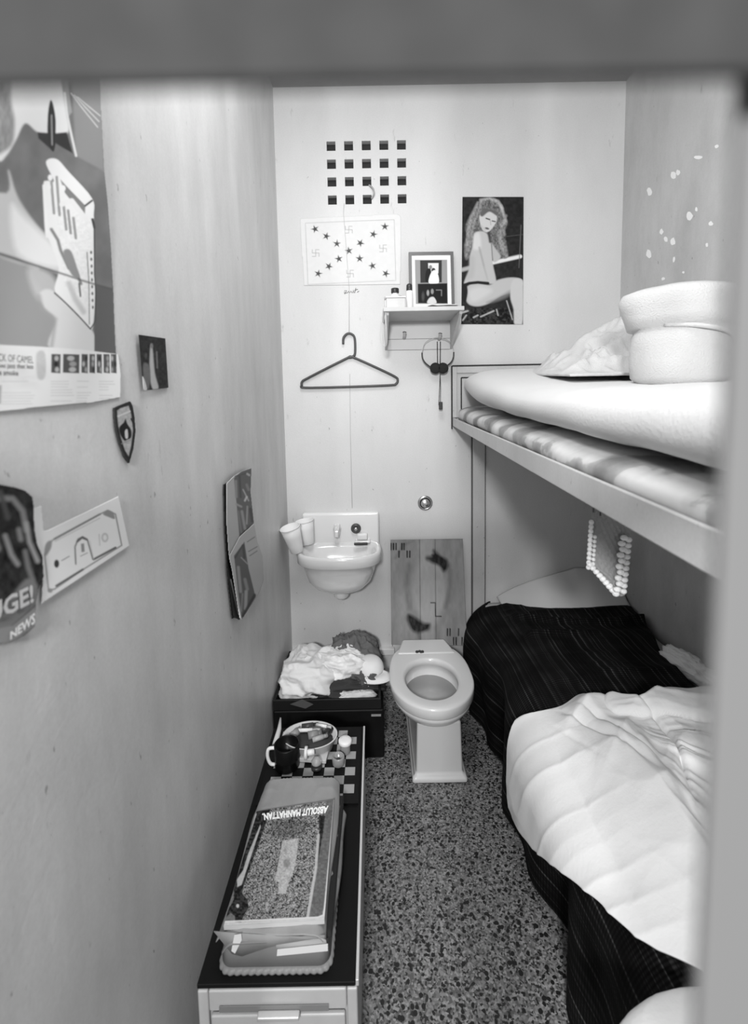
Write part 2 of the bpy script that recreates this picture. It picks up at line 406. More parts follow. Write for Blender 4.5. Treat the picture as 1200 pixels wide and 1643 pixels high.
b = BM(); tube(b, smoothpath([A(x, y, 1, hy) for x, y in ((550.5, 552), (551, 542), (557, 535.5), (564, 536), (569, 543), (569.5, 566), (566, 572), (560, 574))], 5), .0055, 10)
build('hook', b, mat('hanger_plastic', .055, .35), hg)
# ------------------------------------------------------------------ shelf
zsh = 1.872; sy = 2.025
x0 = .062; x1 = .392
shf = thing('wall_shelf', (.5*(x0+x1), D, 1.74), 'pale wooden wall shelf with triangular sides and two coat pegs', 'shelf')
ms = mat('shelf_paint', .55, .5, noise=.06, nscale=12)
b = BM(); box(b, x0-.012, x1+.006, sy-.01, D, zsh, zsh+.018); build('top_board', b, ms, shf, smooth=False, bevel=.003)
for x in (x0, x1-.012):
    b = BM(); hexa(b, [(x, sy+.01, zsh), (x+.012, sy+.01, zsh), (x+.012, D, zsh), (x, D, zsh)][::-1], [(x, sy+.01, zsh-.012), (x+.012, sy+.01, zsh-.012), (x+.012, D, 1.737), (x, D, 1.737)][::-1])
    build('side_bracket', b, ms, shf, smooth=False)
b = BM(); box(b, x0+.012, x1-.012, D-.014, D, 1.737, zsh); build('back_rail', b, mat('shelf_rail', .62, .5), shf, smooth=False)
b = BM(); box(b, x0+.012, x1-.012, D-.0150, D-.0139, 1.787, 1.789); build('groove', b, mat('groove_dark', .15, .7), shf, smooth=False)
for px, py in ((648, 543), (704, 545)):
    p = A(px, py, 1, D-.014); b = BM()
    tube(b, smoothpath([p, p+Vector((0, -.035, .006)), p+Vector((0, -.05, .022))]), [.007]*11+[.007, .010], 10)
    build('peg', b, mat('peg_wood', .5, .5), shf)
# items on the shelf
ty = zsh+.018
fr = thing('picture_frame', (.28, 2.24, ty), 'grey picture frame with two wedding photos standing on the shelf', 'picture frame')
def fq(px, py, y=2.25): return A(px, py, 1, y)
FT, FB = 2.275, 2.235
ftl = A(655.5, 405, 1, FT); ftr = A(727, 404, 1, FT); fbl = A(657, 494, 1, FB); fbr = A(729.5, 492, 1, FB)
fbl.z = fbr.z = ty
def bil(c, u, v): return (c[0]*(1-u)+c[1]*u)*(1-v)+(c[3]*(1-u)+c[2]*u)*v
fc = [ftl, ftr, fbr, fbl]
b = BM()
for (ua, va, ub, vb) in ((0, 0, 1, .05), (0, .95, 1, 1), (0, .05, .065, .95), (.935, .05, 1, .95)):
    q = [bil(fc, *p) for p in ((ua, va), (ub, va), (ub, vb), (ua, vb))]
    hexa(b, [p+Vector((0, .012, 0)) for p in q], [p-Vector((0, .006, 0)) for p in q])
build('moulding', b, mat('frame_grey', .13, .35), fr, smooth=False)
ph = [bil(fc, u, v) for u, v in ((.05, .04), (.95, .04), (.95, .96), (.05, .96))]
def paint_wed(cv):
    cv.frame(600, 300, 4.323)
    cv.poly([(283, 505), (507, 505), (512, 812), (290, 812)], .30, .6)
    cv.poly([(320, 510), (470, 508), (470, 662), (322, 665)], .035, .5)
    cv.poly([(375, 528), (448, 528), (446, 600), (378, 600)], .72, .5)
    cv.ell((392, 556), 11, 14, .22, .5); cv.ell((412, 578), 14, 16, .03, .5)
    cv.sp([(362, 580), (392, 570), (400, 655), (358, 655)], .012, .5)
    cv.sp([(400, 590), (435, 585), (448, 665), (380, 665)], .85, .6)
    cv.poly([(303, 672), (508, 668), (510, 808), (306, 806)], .010, .5)
    cv.ell((374, 735), 9, 20, .3, .6); cv.ell((404, 725), 10, 18, .25, .6); cv.sp([(385, 770), (415, 765), (432, 806), (370, 806)], .6, .8)
    cv.line([(432, 715), (468, 715), (468, 755)], 6, .2, .5); cv.ell((340, 760), 10, 30, .06, 1)
ph = [p+Vector((0, -.001, 0)) for p in ph]
sheet('photo_mount', ph, paint_wed, .82, .7, parent=fr)
# jars, bottle, spray
def jar(name, label, cat, c, prof, m, cap=None, capm=None, group=None, rot=None, capname='lid'):
    t = thing(name, c, label, cat, group)
    b = BM(); lathe(b, prof, c, 28, rot); build('body', b, m, t)
    if cap: b = BM(); lathe(b, cap, c, 28, rot); build(capname, b, capm, t)
    return t
def onshelf(px, y): v = A(px, 492, 1, y); return Vector((v.x, y, ty))
white_pl = mat('white_plastic', .82, .35); dark_pl = mat('dark_plastic', .03, .35); glass = mat('glass_clear', .9, .05, trans=1, spec=.5); grey_pl = mat('grey_plastic', .3, .4)
jar('spray_can', 'slim white spray can with a dark cap beside the picture frame', 'spray can', onshelf(657, 2.11), [(.0135, 0), (.0145, .003), (.0145, .085), (.012, .089)], white_pl, [(.0125, .088), (.0135, .09), (.0135, .112), (.009, .118)], dark_pl, capname='cap')
jar('bottle', 'white bottle with a dark lid at the left of the shelf', 'bottle', onshelf(634, 2.17), [(.022, 0), (.024, .004), (.024, .075), (.013, .09), (.013, .094)], white_pl, [(.017, .092), (.018, .094), (.018, .112), (.015, .114)], dark_pl)
jar('dark_bottle', 'small dark bottle behind the clear box on the shelf', 'bottle', onshelf(643, 2.13), [(.012, 0), (.013, .003), (.013, .05), (.007, .06), (.007, .07)], dark_pl)
jar('white_jar', 'stubby white jar at the left end of the shelf', 'jar', onshelf(623, 2.13), [(.016, 0), (.018, .003), (.018, .05), (.015, .053)], white_pl, [(.018, .0535), (.018, .066), (.016, .068)], mat('pale_lid', .6, .4))
bx = thing('clear_box', onshelf(634, 2.06), 'clear plastic box at the front left edge of the shelf', 'box')
p = onshelf(635, 2.06); b = BM(); box(b, p.x-.042, p.x+.042, 2.045, 2.085, ty, ty+.045); build('tub', b, mat('frosted_plastic', .8, .25, trans=.35), bx, bevel=.004)
b = BM(); box(b, p.x-.044, p.x+.044, 2.043, 2.087, ty+.0455, ty+.052); build('lid', b, mat('frosted_lid', .75, .3), bx, bevel=.002)
b = BM(); p = onshelf(700, 2.06)
P = np.zeros((12, 20, 3))
for i in range(12):
    for j in range(20): P[i, j] = (p.x-.045+.13*j/19+.01*math.sin(i*.5), 2.03+.10*i/11, ty+.004+.010*float(fbm(np.array(j*.3), np.array(i*.4), 5)))
b.free(); tag(gridmesh('papers', P, mat('paper_white', .75, .6), thick=.002), 'loose white papers lying flat in front of the picture frame', 'paper')
b = BM()
for k, dx in enumerate((0, 3, 6)):
    tube(b, smoothpath([A(614+dx, 496, 1, 2.03), A(611+dx*.6, 520, 1, 2.03), A(610+dx, 545, 1, 2.03), A(614+dx*.6, 554+k, 1, 2.03), A(618+dx*.5, 545, 1, 2.03), A(618+dx*.3, 515, 1, 2.03), A(617+dx*.3, 496, 1, 2.03)]), .0012, 5)
tag(build('rubber_bands', b, mat('pale_rubber', .6, .6)), 'pale rubber bands looped over the left corner of the shelf', 'rubber bands')
# headphones
hp = thing('headphones', A(704, 545, 1, D-.05), 'black headphones hung from the right shelf peg by their cord', 'headphones'); hy = D-.045
for pp in (((677, 566), (678, 575), (683, 583), (692, 590)), ((728, 565), (727, 575), (722, 583), (712, 590))):
    b = BM(); tube(b, smoothpath([A(x, y, 1, hy) for x, y in pp]), .0035, 8); build('band_arm', b, dark_pl, hp)
b = BM(); tube(b, smoothpath([A(x, y, 1, hy) for x, y in ((677, 566), (681, 552), (690, 545), (703, 542), (718, 546), (726, 555), (728, 565))]), .0013, 6); build('headband', b, mat('band_steel', .4, .3, metal=.6), hp)
for px in (698, 710):
    b = BM(); lathe(b, [(.012, 0), (.0255, .003), (.027, .012), (.02, .02)], A(px, 591, 1, hy+.012), 20, Matrix.Rotation(math.radians(90), 3, 'X')); build('ear_pad', b, mat('foam_black', .02, .9, bump=.5), hp)
b = BM()
for d in (-2.5, 2.5): tube(b, [A(704+d, 548, 1, hy), A(704+d*.8, 590, 1, hy)], .0022, 6)
for d in (-1, 1): tube(b, smoothpath([A(706, 598, 1, hy-.01), A(706+d*.8, 620, 1, hy), A(705+d*1.2, 650, 1, hy)]), .0016, 6)
build('cord', b, dark_pl, hp)
b = BM(); q = A(707, 652, 1, hy); box(b, q.x-.009, q.x+.009, hy-.006, hy+.006, q.z-.016, q.z+.022); build('plug', b, dark_pl, hp, bevel=.003)
# ------------------------------------------------------------------ magazine poster
def paint_pin(cv):
    cv.frame(600, 300, 4.323); cv.grain(5, 5, .01, 8)
    cv.line([(610, 575), (665, 560), (1010, 482)], 26, .42, 1.5); cv.line([(825, 525), (1015, 482)], 22, .75, 1)
    cv.line([(1020, 265), (1005, 560)], 5, .12, .6); cv.line([(905, 345), (1035, 330)], 4, .08, .6)
    hair = [(800, 75), (850, 85), (890, 130), (905, 200), (925, 250), (905, 330), (920, 400), (930, 480), (895, 495), (850, 450), (815, 380), (760, 330), (720, 330), (690, 400), (665, 480), (635, 505), (625, 420), (640, 330), (635, 270), (680, 170), (725, 100)]
    cv.sp(hair, .16, 1.4)
    for i, pts in enumerate(([(720, 110), (660, 260), (640, 480)], [(745, 100), (690, 250), (660, 440)], [(880, 130), (915, 240), (885, 270)], [(860, 320), (895, 400), (920, 480)], [(740, 90), (800, 80), (860, 100), (890, 150)], [(880, 300), (870, 380), (905, 470)], [(675, 200), (650, 330), (650, 400)], [(905, 330), (880, 260), (915, 200)])):
        cv.line(pts, 16, .45 if i in (2, 4) else .30, 1.8, .8)
    cv.grain(2.2, 3, .14, 12, hair, 2)
    skin = [(700, 320), (760, 310), (800, 350), (815, 420), (825, 540), (845, 640), (830, 670), (790, 670), (700, 660), (640, 670), (625, 660), (660, 570), (665, 480), (690, 390)]
    cv.sp(skin, .50, 1.2); cv.sp([(690, 340), (730, 320), (740, 420), (690, 430)], .66, 2.5, .8)
    cv.line([(730, 420), (760, 540), (790, 640)], 7, .22, 2, .7); cv.sp([(812, 390), (845, 430), (878, 480), (860, 510), (825, 515)], .46, 1.5)
    cv.line([(815, 395), (823, 510)], 5, .16, .8); cv.line([(780, 560), (800, 650), (835, 655)], 24, .5, 2.0, .8)
    cv.sp([(665, 480), (660, 570), (640, 640), (690, 620), (700, 500)], .42, 3, .6)
    cv.sp([(735, 190), (790, 160), (845, 185), (850, 235), (825, 280), (790, 312), (755, 300), (735, 250)], .58, .9)
    cv.sp([(735, 185), (770, 150), (850, 170), (852, 200), (800, 172), (752, 205)], .12, 1.2)
    cv.line([(778, 218), (802, 226)], 9, .06, .7); cv.line([(820, 236), (840, 240)], 8, .06, .7); cv.line([(806, 230), (810, 262)], 4, .34, .8)
    cv.ell((784, 288), 15, 7, .10, .6, 15); cv.line([(745, 270), (770, 300)], 8, .35, 2, .5); cv.line([(795, 320), (805, 380)], 16, .05, 1.5)
    cv.sp([(640, 700), (700, 665), (800, 680), (860, 645), (950, 628), (1020, 640), (1035, 680), (980, 720), (880, 760), (790, 810), (720, 828), (660, 815), (635, 770)], .50, 1.3)
    cv.sp([(660, 720), (740, 690), (820, 720), (720, 790), (665, 790)], .64, 4, .7)
    cv.sp([(780, 800), (860, 765), (950, 715), (930, 760), (830, 800)], .22, 2.5, .7)
    cv.sp([(960, 650), (1020, 640), (1035, 700), (1028, 950), (975, 950), (968, 850), (945, 760)], .56, 1.3)
    cv.line([(628, 680), (660, 668), (720, 662), (790, 668)], 20, .015, .8); cv.sp([(612, 690), (640, 680), (650, 730), (635, 800), (612, 780)], .015, 1)
    for p0, p1, w in (((740, 900), (830, 860), 10), ((615, 925), (640, 890), 9), ((690, 905), (720, 890), 10), ((850, 850), (860, 890), 8), ((920, 790), (960, 920), 7), ((615, 870), (650, 860), 12)): cv.line([p0, p1], w, .5, .8, .85)
    cv.grain(3, 3, .05, 31, [(612, 840), (1030, 840), (1030, 950), (612, 950)])
pin = sheet('wall_poster', [A(742, 316, 1, D-.002), A(840, 316, 1, D-.002), A(839, 520.5, 1, D-.002), A(740, 520, 1, D-.002)], paint_pin, .020, .8)
tag(pin, 'dark pin-up poster of a long-haired woman on the back wall right of the shelf', 'poster')
# ------------------------------------------------------------------ flush button
bt = thing('flush_button', A(682, 807, 1, D), 'round chrome push button on the back wall above the toilet', 'flush button')
R90 = Matrix.Rotation(math.radians(90), 3, 'X'); c = A(682, 807, 1, D)
chrome = mat('chrome', .6, .18, metal=1)
b = BM(); lathe(b, [(.038, 0), (.038, .003), (.034, .006), (.027, .007), (.027, .004), (.0, .004)], c, 36, R90, cap1=False); build('ring', b, chrome, bt)
b = BM(); lathe(b, [(.022, .004), (.022, .014), (.018, .018), (.0, .019)], c, 32, R90, cap1=False); build('button', b, mat('button_chrome', .75, .25, metal=.9), bt)
# ------------------------------------------------------------------ sink
porc = mat('sink_porcelain', .80, .12, spec=.6, coat=.3)
sk = thing('wall_sink', (-.178, D, .5), 'white porcelain wall sink with a high backsplash', 'sink')
sx0, sx1 = -.368, .018; sxc = .5*(sx0+sx1); zr = .80; ztop = .935
b = BM(); box(b, sx0, sx1, D-.035, D, zr-.05, ztop); build('backsplash', b, porc, sk, bevel=.012)
def sinkout(w, yb, yf, z, n=48, pw=2.6):
    r = []
    for i in range(n):
        t = 2*math.pi*i/n; ct, st = math.cos(t), math.sin(t)
        x = sxc+w*math.copysign(abs(ct)**(2/pw), ct); ym = .5*(yb+yf)
        y = (ym-(ym-yf)*abs(st)**(2/pw)) if st > 0 else (ym+(yb-ym)*abs(st)**(2/4.5))
        r.append((x, y, z))
    return r
W0 = .208
b = BM(); yb = D-.002; yf = 2.015
loft(b, [sinkout(.03, 2.24, 2.18, .575), sinkout(.075, 2.26, 2.11, .583), sinkout(.115, 2.27, 2.08, .602), sinkout(.150, 2.28, 2.055, .64), sinkout(.168, yb, 2.045, .69), sinkout(.176, yb, 2.035, .725),
    sinkout(.190, yb, yf+.008, .732), sinkout(.200, yb, yf+.002, .74), sinkout(.200, yb, yf, .775), sinkout(.196, yb, yf+.004, .787), sinkout(.188, yb-.01, yf+.012, .789),
    sinkout(.172, yb-.04, yf+.028, .782), sinkout(.160, yb-.055, yf+.04, .765), sinkout(.145, yb-.07, yf+.05, .72), sinkout(.10, yb-.09, yf+.09, .67), sinkout(.03, 2.19, 2.13, .655)])
build('basin', b, porc, sk)
b = BM(); lathe(b, [(.022, 0), (.036, .012), (.04, .05), (.044, .07)], (sxc, 2.2, .525), 28); build('drain_boss', b, porc, sk)
b = BM(); q = A(541, 850, 1, D-.04); lathe(b, [(.020, 0), (.020, .02), (.013, .03)], (q.x, D-.035, q.z+.005), 20, R90)
hexa(b, [(q.x-.016, D-.035, q.z+.03), (q.x+.016, D-.035, q.z+.03), (q.x+.016, D-.035, q.z-.02), (q.x-.016, D-.035, q.z-.02)], [(q.x-.011, D-.09, q.z+.008), (q.x+.011, D-.09, q.z+.008), (q.x+.011, D-.095, q.z-.025), (q.x-.011, D-.095, q.z-.025)])
build('faucet', b, mat('faucet_metal', .72, .3, metal=.4), sk, smooth=False, bevel=.005)
b = BM(); q = A(571, 848, 1, D-.045); lathe(b, [(.022, 0), (.025, .006), (.025, .014), (.019, .018), (.012, .016), (.010, .010)], (q.x, D-.034, q.z), 28, R90); build('tap_ring', b, mat('tap_dark', .07, .3), sk)
b = BM(); lathe(b, [(.008, 0), (.010, .02), (.006, .024)], (q.x, D-.036, q.z), 20, R90); build('tap_button', b, chrome, sk)
b = BM(); q = A(582, 868, 1, D-.06); box(b, q.x-.038, q.x+.038, D-.075, D-.03, zr-.010, zr+.002); build('soap_ledge', b, porc, sk, bevel=.006)
sb = BM(); box(sb, q.x-.028, q.x+.024, D-.070, D-.042, zr+.003, zr+.036); tag(build('soap_bar', sb, mat('soap', .86, .4), bevel=.008), 'pale bar of soap standing in the dish of the sink', 'soap')
sb = BM(); q2 = A(579, 883, 1, D-.09); box(sb, q2.x-.033, q2.x+.033, D-.098, D-.080, zr-.012, zr-.002); tag(build('pocket_comb', sb, dark_pl, bevel=.003), 'short black comb on the sink ledge below the soap', 'comb')
# cups
def cup(c, r0, r1, h, tilt, label, nm='paper_cup'):
    Rm = Matrix.Rotation(math.radians(tilt[0]), 3, 'Y')@Matrix.Rotation(math.radians(tilt[1]), 3, 'X')
    t = thing(nm, c, label, 'cup', 'white cups on the left of the sink')
    b = BM(); lathe(b, [(r0*.9, 0), (r0, .003), (r0+(r1-r0)*.3, h*.3), (r0+(r1-r0)*.6, h*.6), (r1, h), (r1-.003, h), (r0-.003, .006)], c, 32, Rm, True, True); build('cup_wall', b, mat('foam_cup', .86, .6), t)
    b = BM(); pts = [Rm@Vector((r1*math.cos(a), r1*math.sin(a), h))+Vector(c) for a in [2*math.pi*k/32 for k in range(32)]]; tube(b, pts, .0028, 8, True); build('rim', b, mat('foam_cup', .86, .6), t)
q = A(470, 900, 1, 2.06)
cup((q.x+.012, 2.115, .792), .030, .046, .125, (-13, 8), 'tilted white foam cup in front at the left of the sink, nearer one')
cup((q.x+.050, 2.205, .800), .030, .044, .115, (-8, 0), 'white foam cup standing behind the tilted cup on the sink')
# ------------------------------------------------------------------ toilet
tx = .217; tr = mat('toilet_porcelain', .66, .18, spec=.55, coat=.2); zt = .36
tl = thing('toilet', (tx, 1.85, 0), 'white porcelain toilet without seat on a square pedestal', 'toilet')
def egg(w, yf, yb, z, yc=1.80, n=56, sq=2.0, dx=0, sqb=None):
    r = []
    for i in range(n):
        t = 2*math.pi*i/n; ct, st = math.cos(t), math.sin(t); e = sq if st < 0 else (sqb or sq)
        x = tx+dx+w*math.copysign(abs(ct)**(2/e), ct)
        y = yc-(yc-yf)*abs(st)**(2/e) if st < 0 else yc+(yb-yc)*abs(st)**(2/e)
        r.append((x, y, z))
    return r
yF = 1.597
b = BM()
loft(b, [egg(.070, 1.705, 2.02, .215), egg(.088, 1.69, 2.03, .235), egg(.118, 1.655, 2.04, .256, sqb=2.6), egg(.146, 1.622, 2.05, .276, sqb=2.8), egg(.160, 1.607, 2.05, .298, sqb=2.8), egg(.164, 1.603, 2.05, .311, sqb=2.8), egg(.160, 1.607, 2.05, .3135, sqb=2.8),
    egg(.166, 1.601, 2.06, .316, sqb=2.8), egg(.170, yF, 2.06, .322, sqb=2.8), egg(.171, yF, 2.06, .352, sqb=2.8), egg(.1695, yF+.002, 2.058, .358, sqb=2.8), egg(.165, yF+.006, 2.055, zt, sqb=2.8), egg(.150, yF+.02, 2.04, zt, sqb=2.6),
    egg(.120, yF+.052, 1.945, zt), egg(.113, yF+.058, 1.938, zt-.002), egg(.109, yF+.062, 1.933, zt-.008), egg(.107, yF+.064, 1.931, zt-.026), egg(.118, yF+.056, 1.94, zt-.034), egg(.116, yF+.058, 1.94, zt-.055), egg(.10, yF+.075, 1.92, .27), egg(.05, 1.72, 1.85, .215)])
build('bowl', b, tr, tl)
b = BM(); loft(b, [egg(.108, yF+.066, 1.93, .278), egg(.112, yF+.062, 1.933, .288)])
build('water', b, mat('water', .42, .08, spec=.5), tl)
b = BM()
def rect(w, yf, yb, z): return [(tx+.017+sx*w, y, z) for sx, y in ((-1, yf), (1, yf), (1, yb), (-1, yb))]
px0 = A(662, 1253, 2, 0)
loft(b, [rect(.108, 1.675, 2.05, 0), rect(.108, 1.675, 2.05, .022), rect(.092, 1.692, 2.05, .03), rect(.086, 1.698, 2.05, .24)])
build('pedestal', b, tr, tl, smooth=False, bevel=.010)
b = BM(); loft(b, [[(tx+s*w, y, z) for s, w, y in ((-1, .135, 1.97), (1, .135, 1.97), (1, .100, 2.095), (-1, .100, 2.095))] for z in (.315, zt+.004)])
build('back_deck', b, tr, tl, smooth=False, bevel=.012)
b = BM(); q = A(673, 1044, 2, zt+.004)
for dx, dy, r in ((-.012, 0, .008), (.0, .003, .007), (.012, 0, .008), (.005, -.004, .005)): lathe(b, [(r, 0), (r*.8, .005), (r*.3, .007)], (q.x+dx, q.y-.01+dy, zt+.003), 9)
tag(build('hinge_stub', b, mat('corroded', .03, .8), tl), 'dark corroded bolt stub')
# ------------------------------------------------------------------ board over the toilet
bc = [A(626.5, 866, 1, 2.275), A(742, 864.5, 1, 2.275), A(749, 1036, 1, 2.12), A(628, 1034, 1, 2.12)]
def paint_board(cv):
    cv.frame(430, 770, 3.4286); cv.grain(14, 60, .05, 4)
    cv.ell((890, 600), 120, 200, .17, 6, 0, .6); cv.ell((885, 600), 98, 185, .29, 5, 0, .9)
    cv.poly([(835, 325), (905, 325), (915, 910), (840, 910)], .30, 1.5, .7)
    for x in (833, 918): cv.line([(x, 325), (x+6, 915)], 4, .06, .5, .8)
    cv.line([(775, 470), (760, 600), (775, 700)], 26, .13, 4, .7); cv.line([(1005, 500), (1000, 600), (975, 700)], 16, .12, 3, .7)
    cv.sp([(870, 430), (905, 415), (910, 385), (950, 420), (985, 440), (985, 480), (965, 505), (940, 470), (900, 455)], .012, 3.2)
    cv.sp([(900, 410), (960, 430), (975, 490), (930, 455)], .008, 2)
    cv.line([(880, 430), (990, 470)], 26, .03, 4, .5)
    cv.sp([(770, 740), (800, 750), (850, 785), (890, 790), (880, 820), (830, 840), (790, 825), (770, 780)], .012, 3.2); cv.sp([(785, 765), (830, 800), (870, 815), (820, 828)], .008, 2)
    cv.line([(775, 760), (880, 815)], 30, .03, 4, .5); cv.line([(820, 830), (835, 870)], 14, .05, 3, .5)
    cv.line([(700, 430), (740, 360), (800, 335)], 8, .10, 3, .6)
    for x in (676, 690, 704, 736, 748): cv.line([(x, 350), (x, 383)], 8, .012, .35)
    for x in (720, 765, 779): cv.line([(x, 392), (x, 425)], 8, .012, .35)
    for x in (986, 1000, 1047): cv.line([(x, 818), (x, 855)], 7, .012, .35)
    for x in (1020, 1034, 1066): cv.line([(x, 866), (x, 905)], 7, .012, .35)
    cv.line([(895, 675), (920, 675), (920, 750), (952, 750)], 6, .03, .4)
    cv.line([(672, 325), (1078, 325)], 5, .06, .6, .8)
    cv.grain(4, 12, .03, 6)
bo = sheet('cardboard_panel', bc, paint_board, .22, 1.0, thick=.010)
tag(bo, 'grey stained board with stencil bars leaning on the back of the toilet', 'board')
# ------------------------------------------------------------------ upper bunk
bunkp = wall_mat('bunk_paint', .52, .05, .06, dirt=.15)
ub = thing('upper_bunk', (.8, D, 1.3), 'grey steel upper bunk tray with a raised end plate', 'bunk')
def railz(y, t):      # underside / top of the rail along its length
    k = (y-.505)/(2.299-.505); return (1.285+.075*k) if t == 0 else (1.342+.058*k)
b = BM(); y0, y1 = .12, D
hexa(b, [(.39, y0, railz(y0, 0)), (.398, y0, railz(y0, 0)), (.398, y1, railz(y1, 0)), (.39, y1, railz(y1, 0))], [(.39, y0, railz(y0, 1)), (.398, y0, railz(y0, 1)), (.398, y1, railz(y1, 1)), (.39, y1, railz(y1, 1))])
build('side_rail', b, bunkp, ub, smooth=False, bevel=.003)
b = BM(); hexa(b, [(.399, y0, railz(y0, 0)+.001), (XR, y0, railz(y0, 0)+.001), (XR, D, railz(D, 0)+.001), (.399, D, railz(D, 0)+.001)], [(.399, y0, railz(y0, 0)+.006), (XR, y0, railz(y0, 0)+.006), (XR, D, railz(D, 0)+.006), (.399, D, railz(D, 0)+.006)])
build('tray', b, bunkp, ub, smooth=False)
b = BM(); box(b, .39, XR, D-.016, D-.002, 1.40, 1.650); box(b, .39, .412, D-.024, D-.016, 1.40, 1.650); box(b, .412, XR, D-.024, D-.016, 1.618, 1.650)
build('end_plate', b, bunkp, ub, smooth=False, bevel=.002)
dk = mat('seam_dark', .02, .7)
b = BM(); box(b, .386, .3895, D-.026, D-.002, 1.345, 1.655); box(b, .39, XR, D-.026, D-.002, 1.651, 1.657)
p1, p2 = A(740, 606, 1, D-.017), A(741, 662, 1, D-.017); box(b, p1.x-.003, p1.x+.003, D-.0185, D-.016, p2.z, p1.z); box(b, p1.x, p1.x+.05, D-.0185, D-.016, p1.z-.003, p1.z+.003)
build('seam', b, dk, ub, smooth=False)
b = BM(); box(b, .492, .552, D-.02, D-.001, .0, 1.355); build('leg', b, bunkp, ub, smooth=False, bevel=.003)
b = BM(); box(b, .486, .4915, D-.012, D-.001, 0, 1.355); box(b, .5525, .557, D-.012, D-.001, 0, 1.355); build('leg_seam', b, mat('seam_mid', .10, .7), ub, smooth=False)
# mattresses
def mattress(name, xa, xb, yfn, ya, yb, zb, zt_, rx, m, parent=None, lump=.006, seed=1, n=44, st=60, endr=.12, pw=3.2):
    rings = []
    for k in range(st+1):
        y = ya+(yb-ya)*(1-(1-k/st)**1.0)
        d = min(1, (yb-y)/endr) if endr else 1; e = math.sqrt(max(0.0, 1-(1-d)**2)) if d < 1 else 1
        e = max(e, .02)
        z0 = zb(y); z1 = zt_(y); zc = (z0+z1)/2; hz_ = (z1-z0)/2*e; xc = (xa+xb)/2; hx = (xb-xa)/2-(1-e)*rx
        r = []
        for i in range(n):
            t = 2*math.pi*i/n; ct, s_ = math.cos(t), math.sin(t)
            X = xc+hx*math.copysign(abs(ct)**(2/(pw*2.2)), ct); Z = zc+hz_*math.copysign(abs(s_)**(2/pw), s_)
            w = lump*(float(fbm(np.array(X*5+seed), np.array(y*5+Z*6), seed))-.45)*2
            r.append((X, y, Z+w))
        rings.append(r)
    b = BM(); loft(b, rings); return build(name, b, m, parent)
def thin_mat():
    m, t, bb = nt('stained_ticking'); N = t.nodes; L = t.links
    tc = N.new('ShaderNodeTexCoord'); n = N.new('ShaderNodeTexNoise'); n.inputs['Scale'].default_value = 7; n.inputs['Detail'].default_value = 5; L.new(tc.outputs['Object'], n.inputs['Vector'])
    r = N.new('ShaderNodeValToRGB'); L.new(n.outputs['Fac'], r.inputs[0]); e = r.color_ramp.elements
    e[0].position = .36; e[0].color = g3(.20); e[1].position = .60; e[1].color = g3(.62); x = e.new(.47); x.color = g3(.34); x = e.new(.49); x.color = g3(.50)
    L.new(r.outputs[0], bb.inputs['Base Color']); bb.inputs['Roughness'].default_value = .7; return m
sheet_w = mat('white_sheet', .66, .75, spec=.2, bump=.25, bscale=160)
o = mattress('mattress_pad', .405, XR-.005, None, .14, 2.24, lambda y: railz(y, 0)+.016, lambda y: railz(y, 0)+.085+.02*(y/2.3), .02, thin_mat(), endr=.04, pw=3, lump=.01)
tag(o, 'thin stained mattress pad under the white mattress of the upper bunk', 'mattress')
def umz1(y): return 1.520+.11*max(0, min(1, (y-1.15)/.9))**1.5
def umz0(y): return railz(y, 0)+.088+.02*(y/2.3)+.045*max(0, (y-1.7)/.55)**2
o = mattress('mattress', .408, XR-.006, None, .14, 2.25, umz0, umz1, .05, sheet_w, endr=.34, pw=2.5, lump=.006, st=90)
tag(o, 'thick mattress in a white sheet on the upper bunk', 'mattress')
# cloth blobs
def cloth(name, c, hx, hy_, hz_, m, label, cat, seed=1, amp=.25, fs=2.0, flat=.35, pw=2.6, group=None, nu=110, nv=60, rot=0, parent=None, drop=0, dirn=(1, 1)):
    U, V = np.meshgrid(np.linspace(0, 2*np.pi, nu), np.linspace(-np.pi/2, np.pi/2, nv))
    sg = lambda v, e: np.sign(v)*np.abs(v)**(2/e)
    x = sg(np.cos(V), pw)*sg(np.cos(U), pw); y = sg(np.cos(V), pw)*sg(np.sin(U), pw); z = sg(np.sin(V), 2.2)
    n = ridge(x*fs*dirn[0]+seed*3.1+z, y*fs*dirn[1]+z*1.3+seed, seed, 3)
    n2 = fbm(x*1.4+seed, y*1.4+z, seed+9, 2)
    k = 1+amp*(n-.5)+.25*(n2-.4)
    k[:, -1] = k[:, 0]
    k *= np.where(np.abs(V) > 1.5, 1, 1)
    k[0, :] = 1; k[-1, :] = k[-1].mean()
    x *= hx*(1+(k-1)*.6); y *= hy_*(1+(k-1)*.6); z = z*hz_*k
    z = np.maximum(z, -hz_*flat); z += hz_*flat
    a = math.radians(rot); X = x*math.cos(a)-y*math.sin(a); Y = x*math.sin(a)+y*math.cos(a)
    P = np.stack([X+c[0], Y+c[1], z+c[2]], -1)
    o = gridmesh(name, P, m, parent)
    return tag(o, label, cat, group)
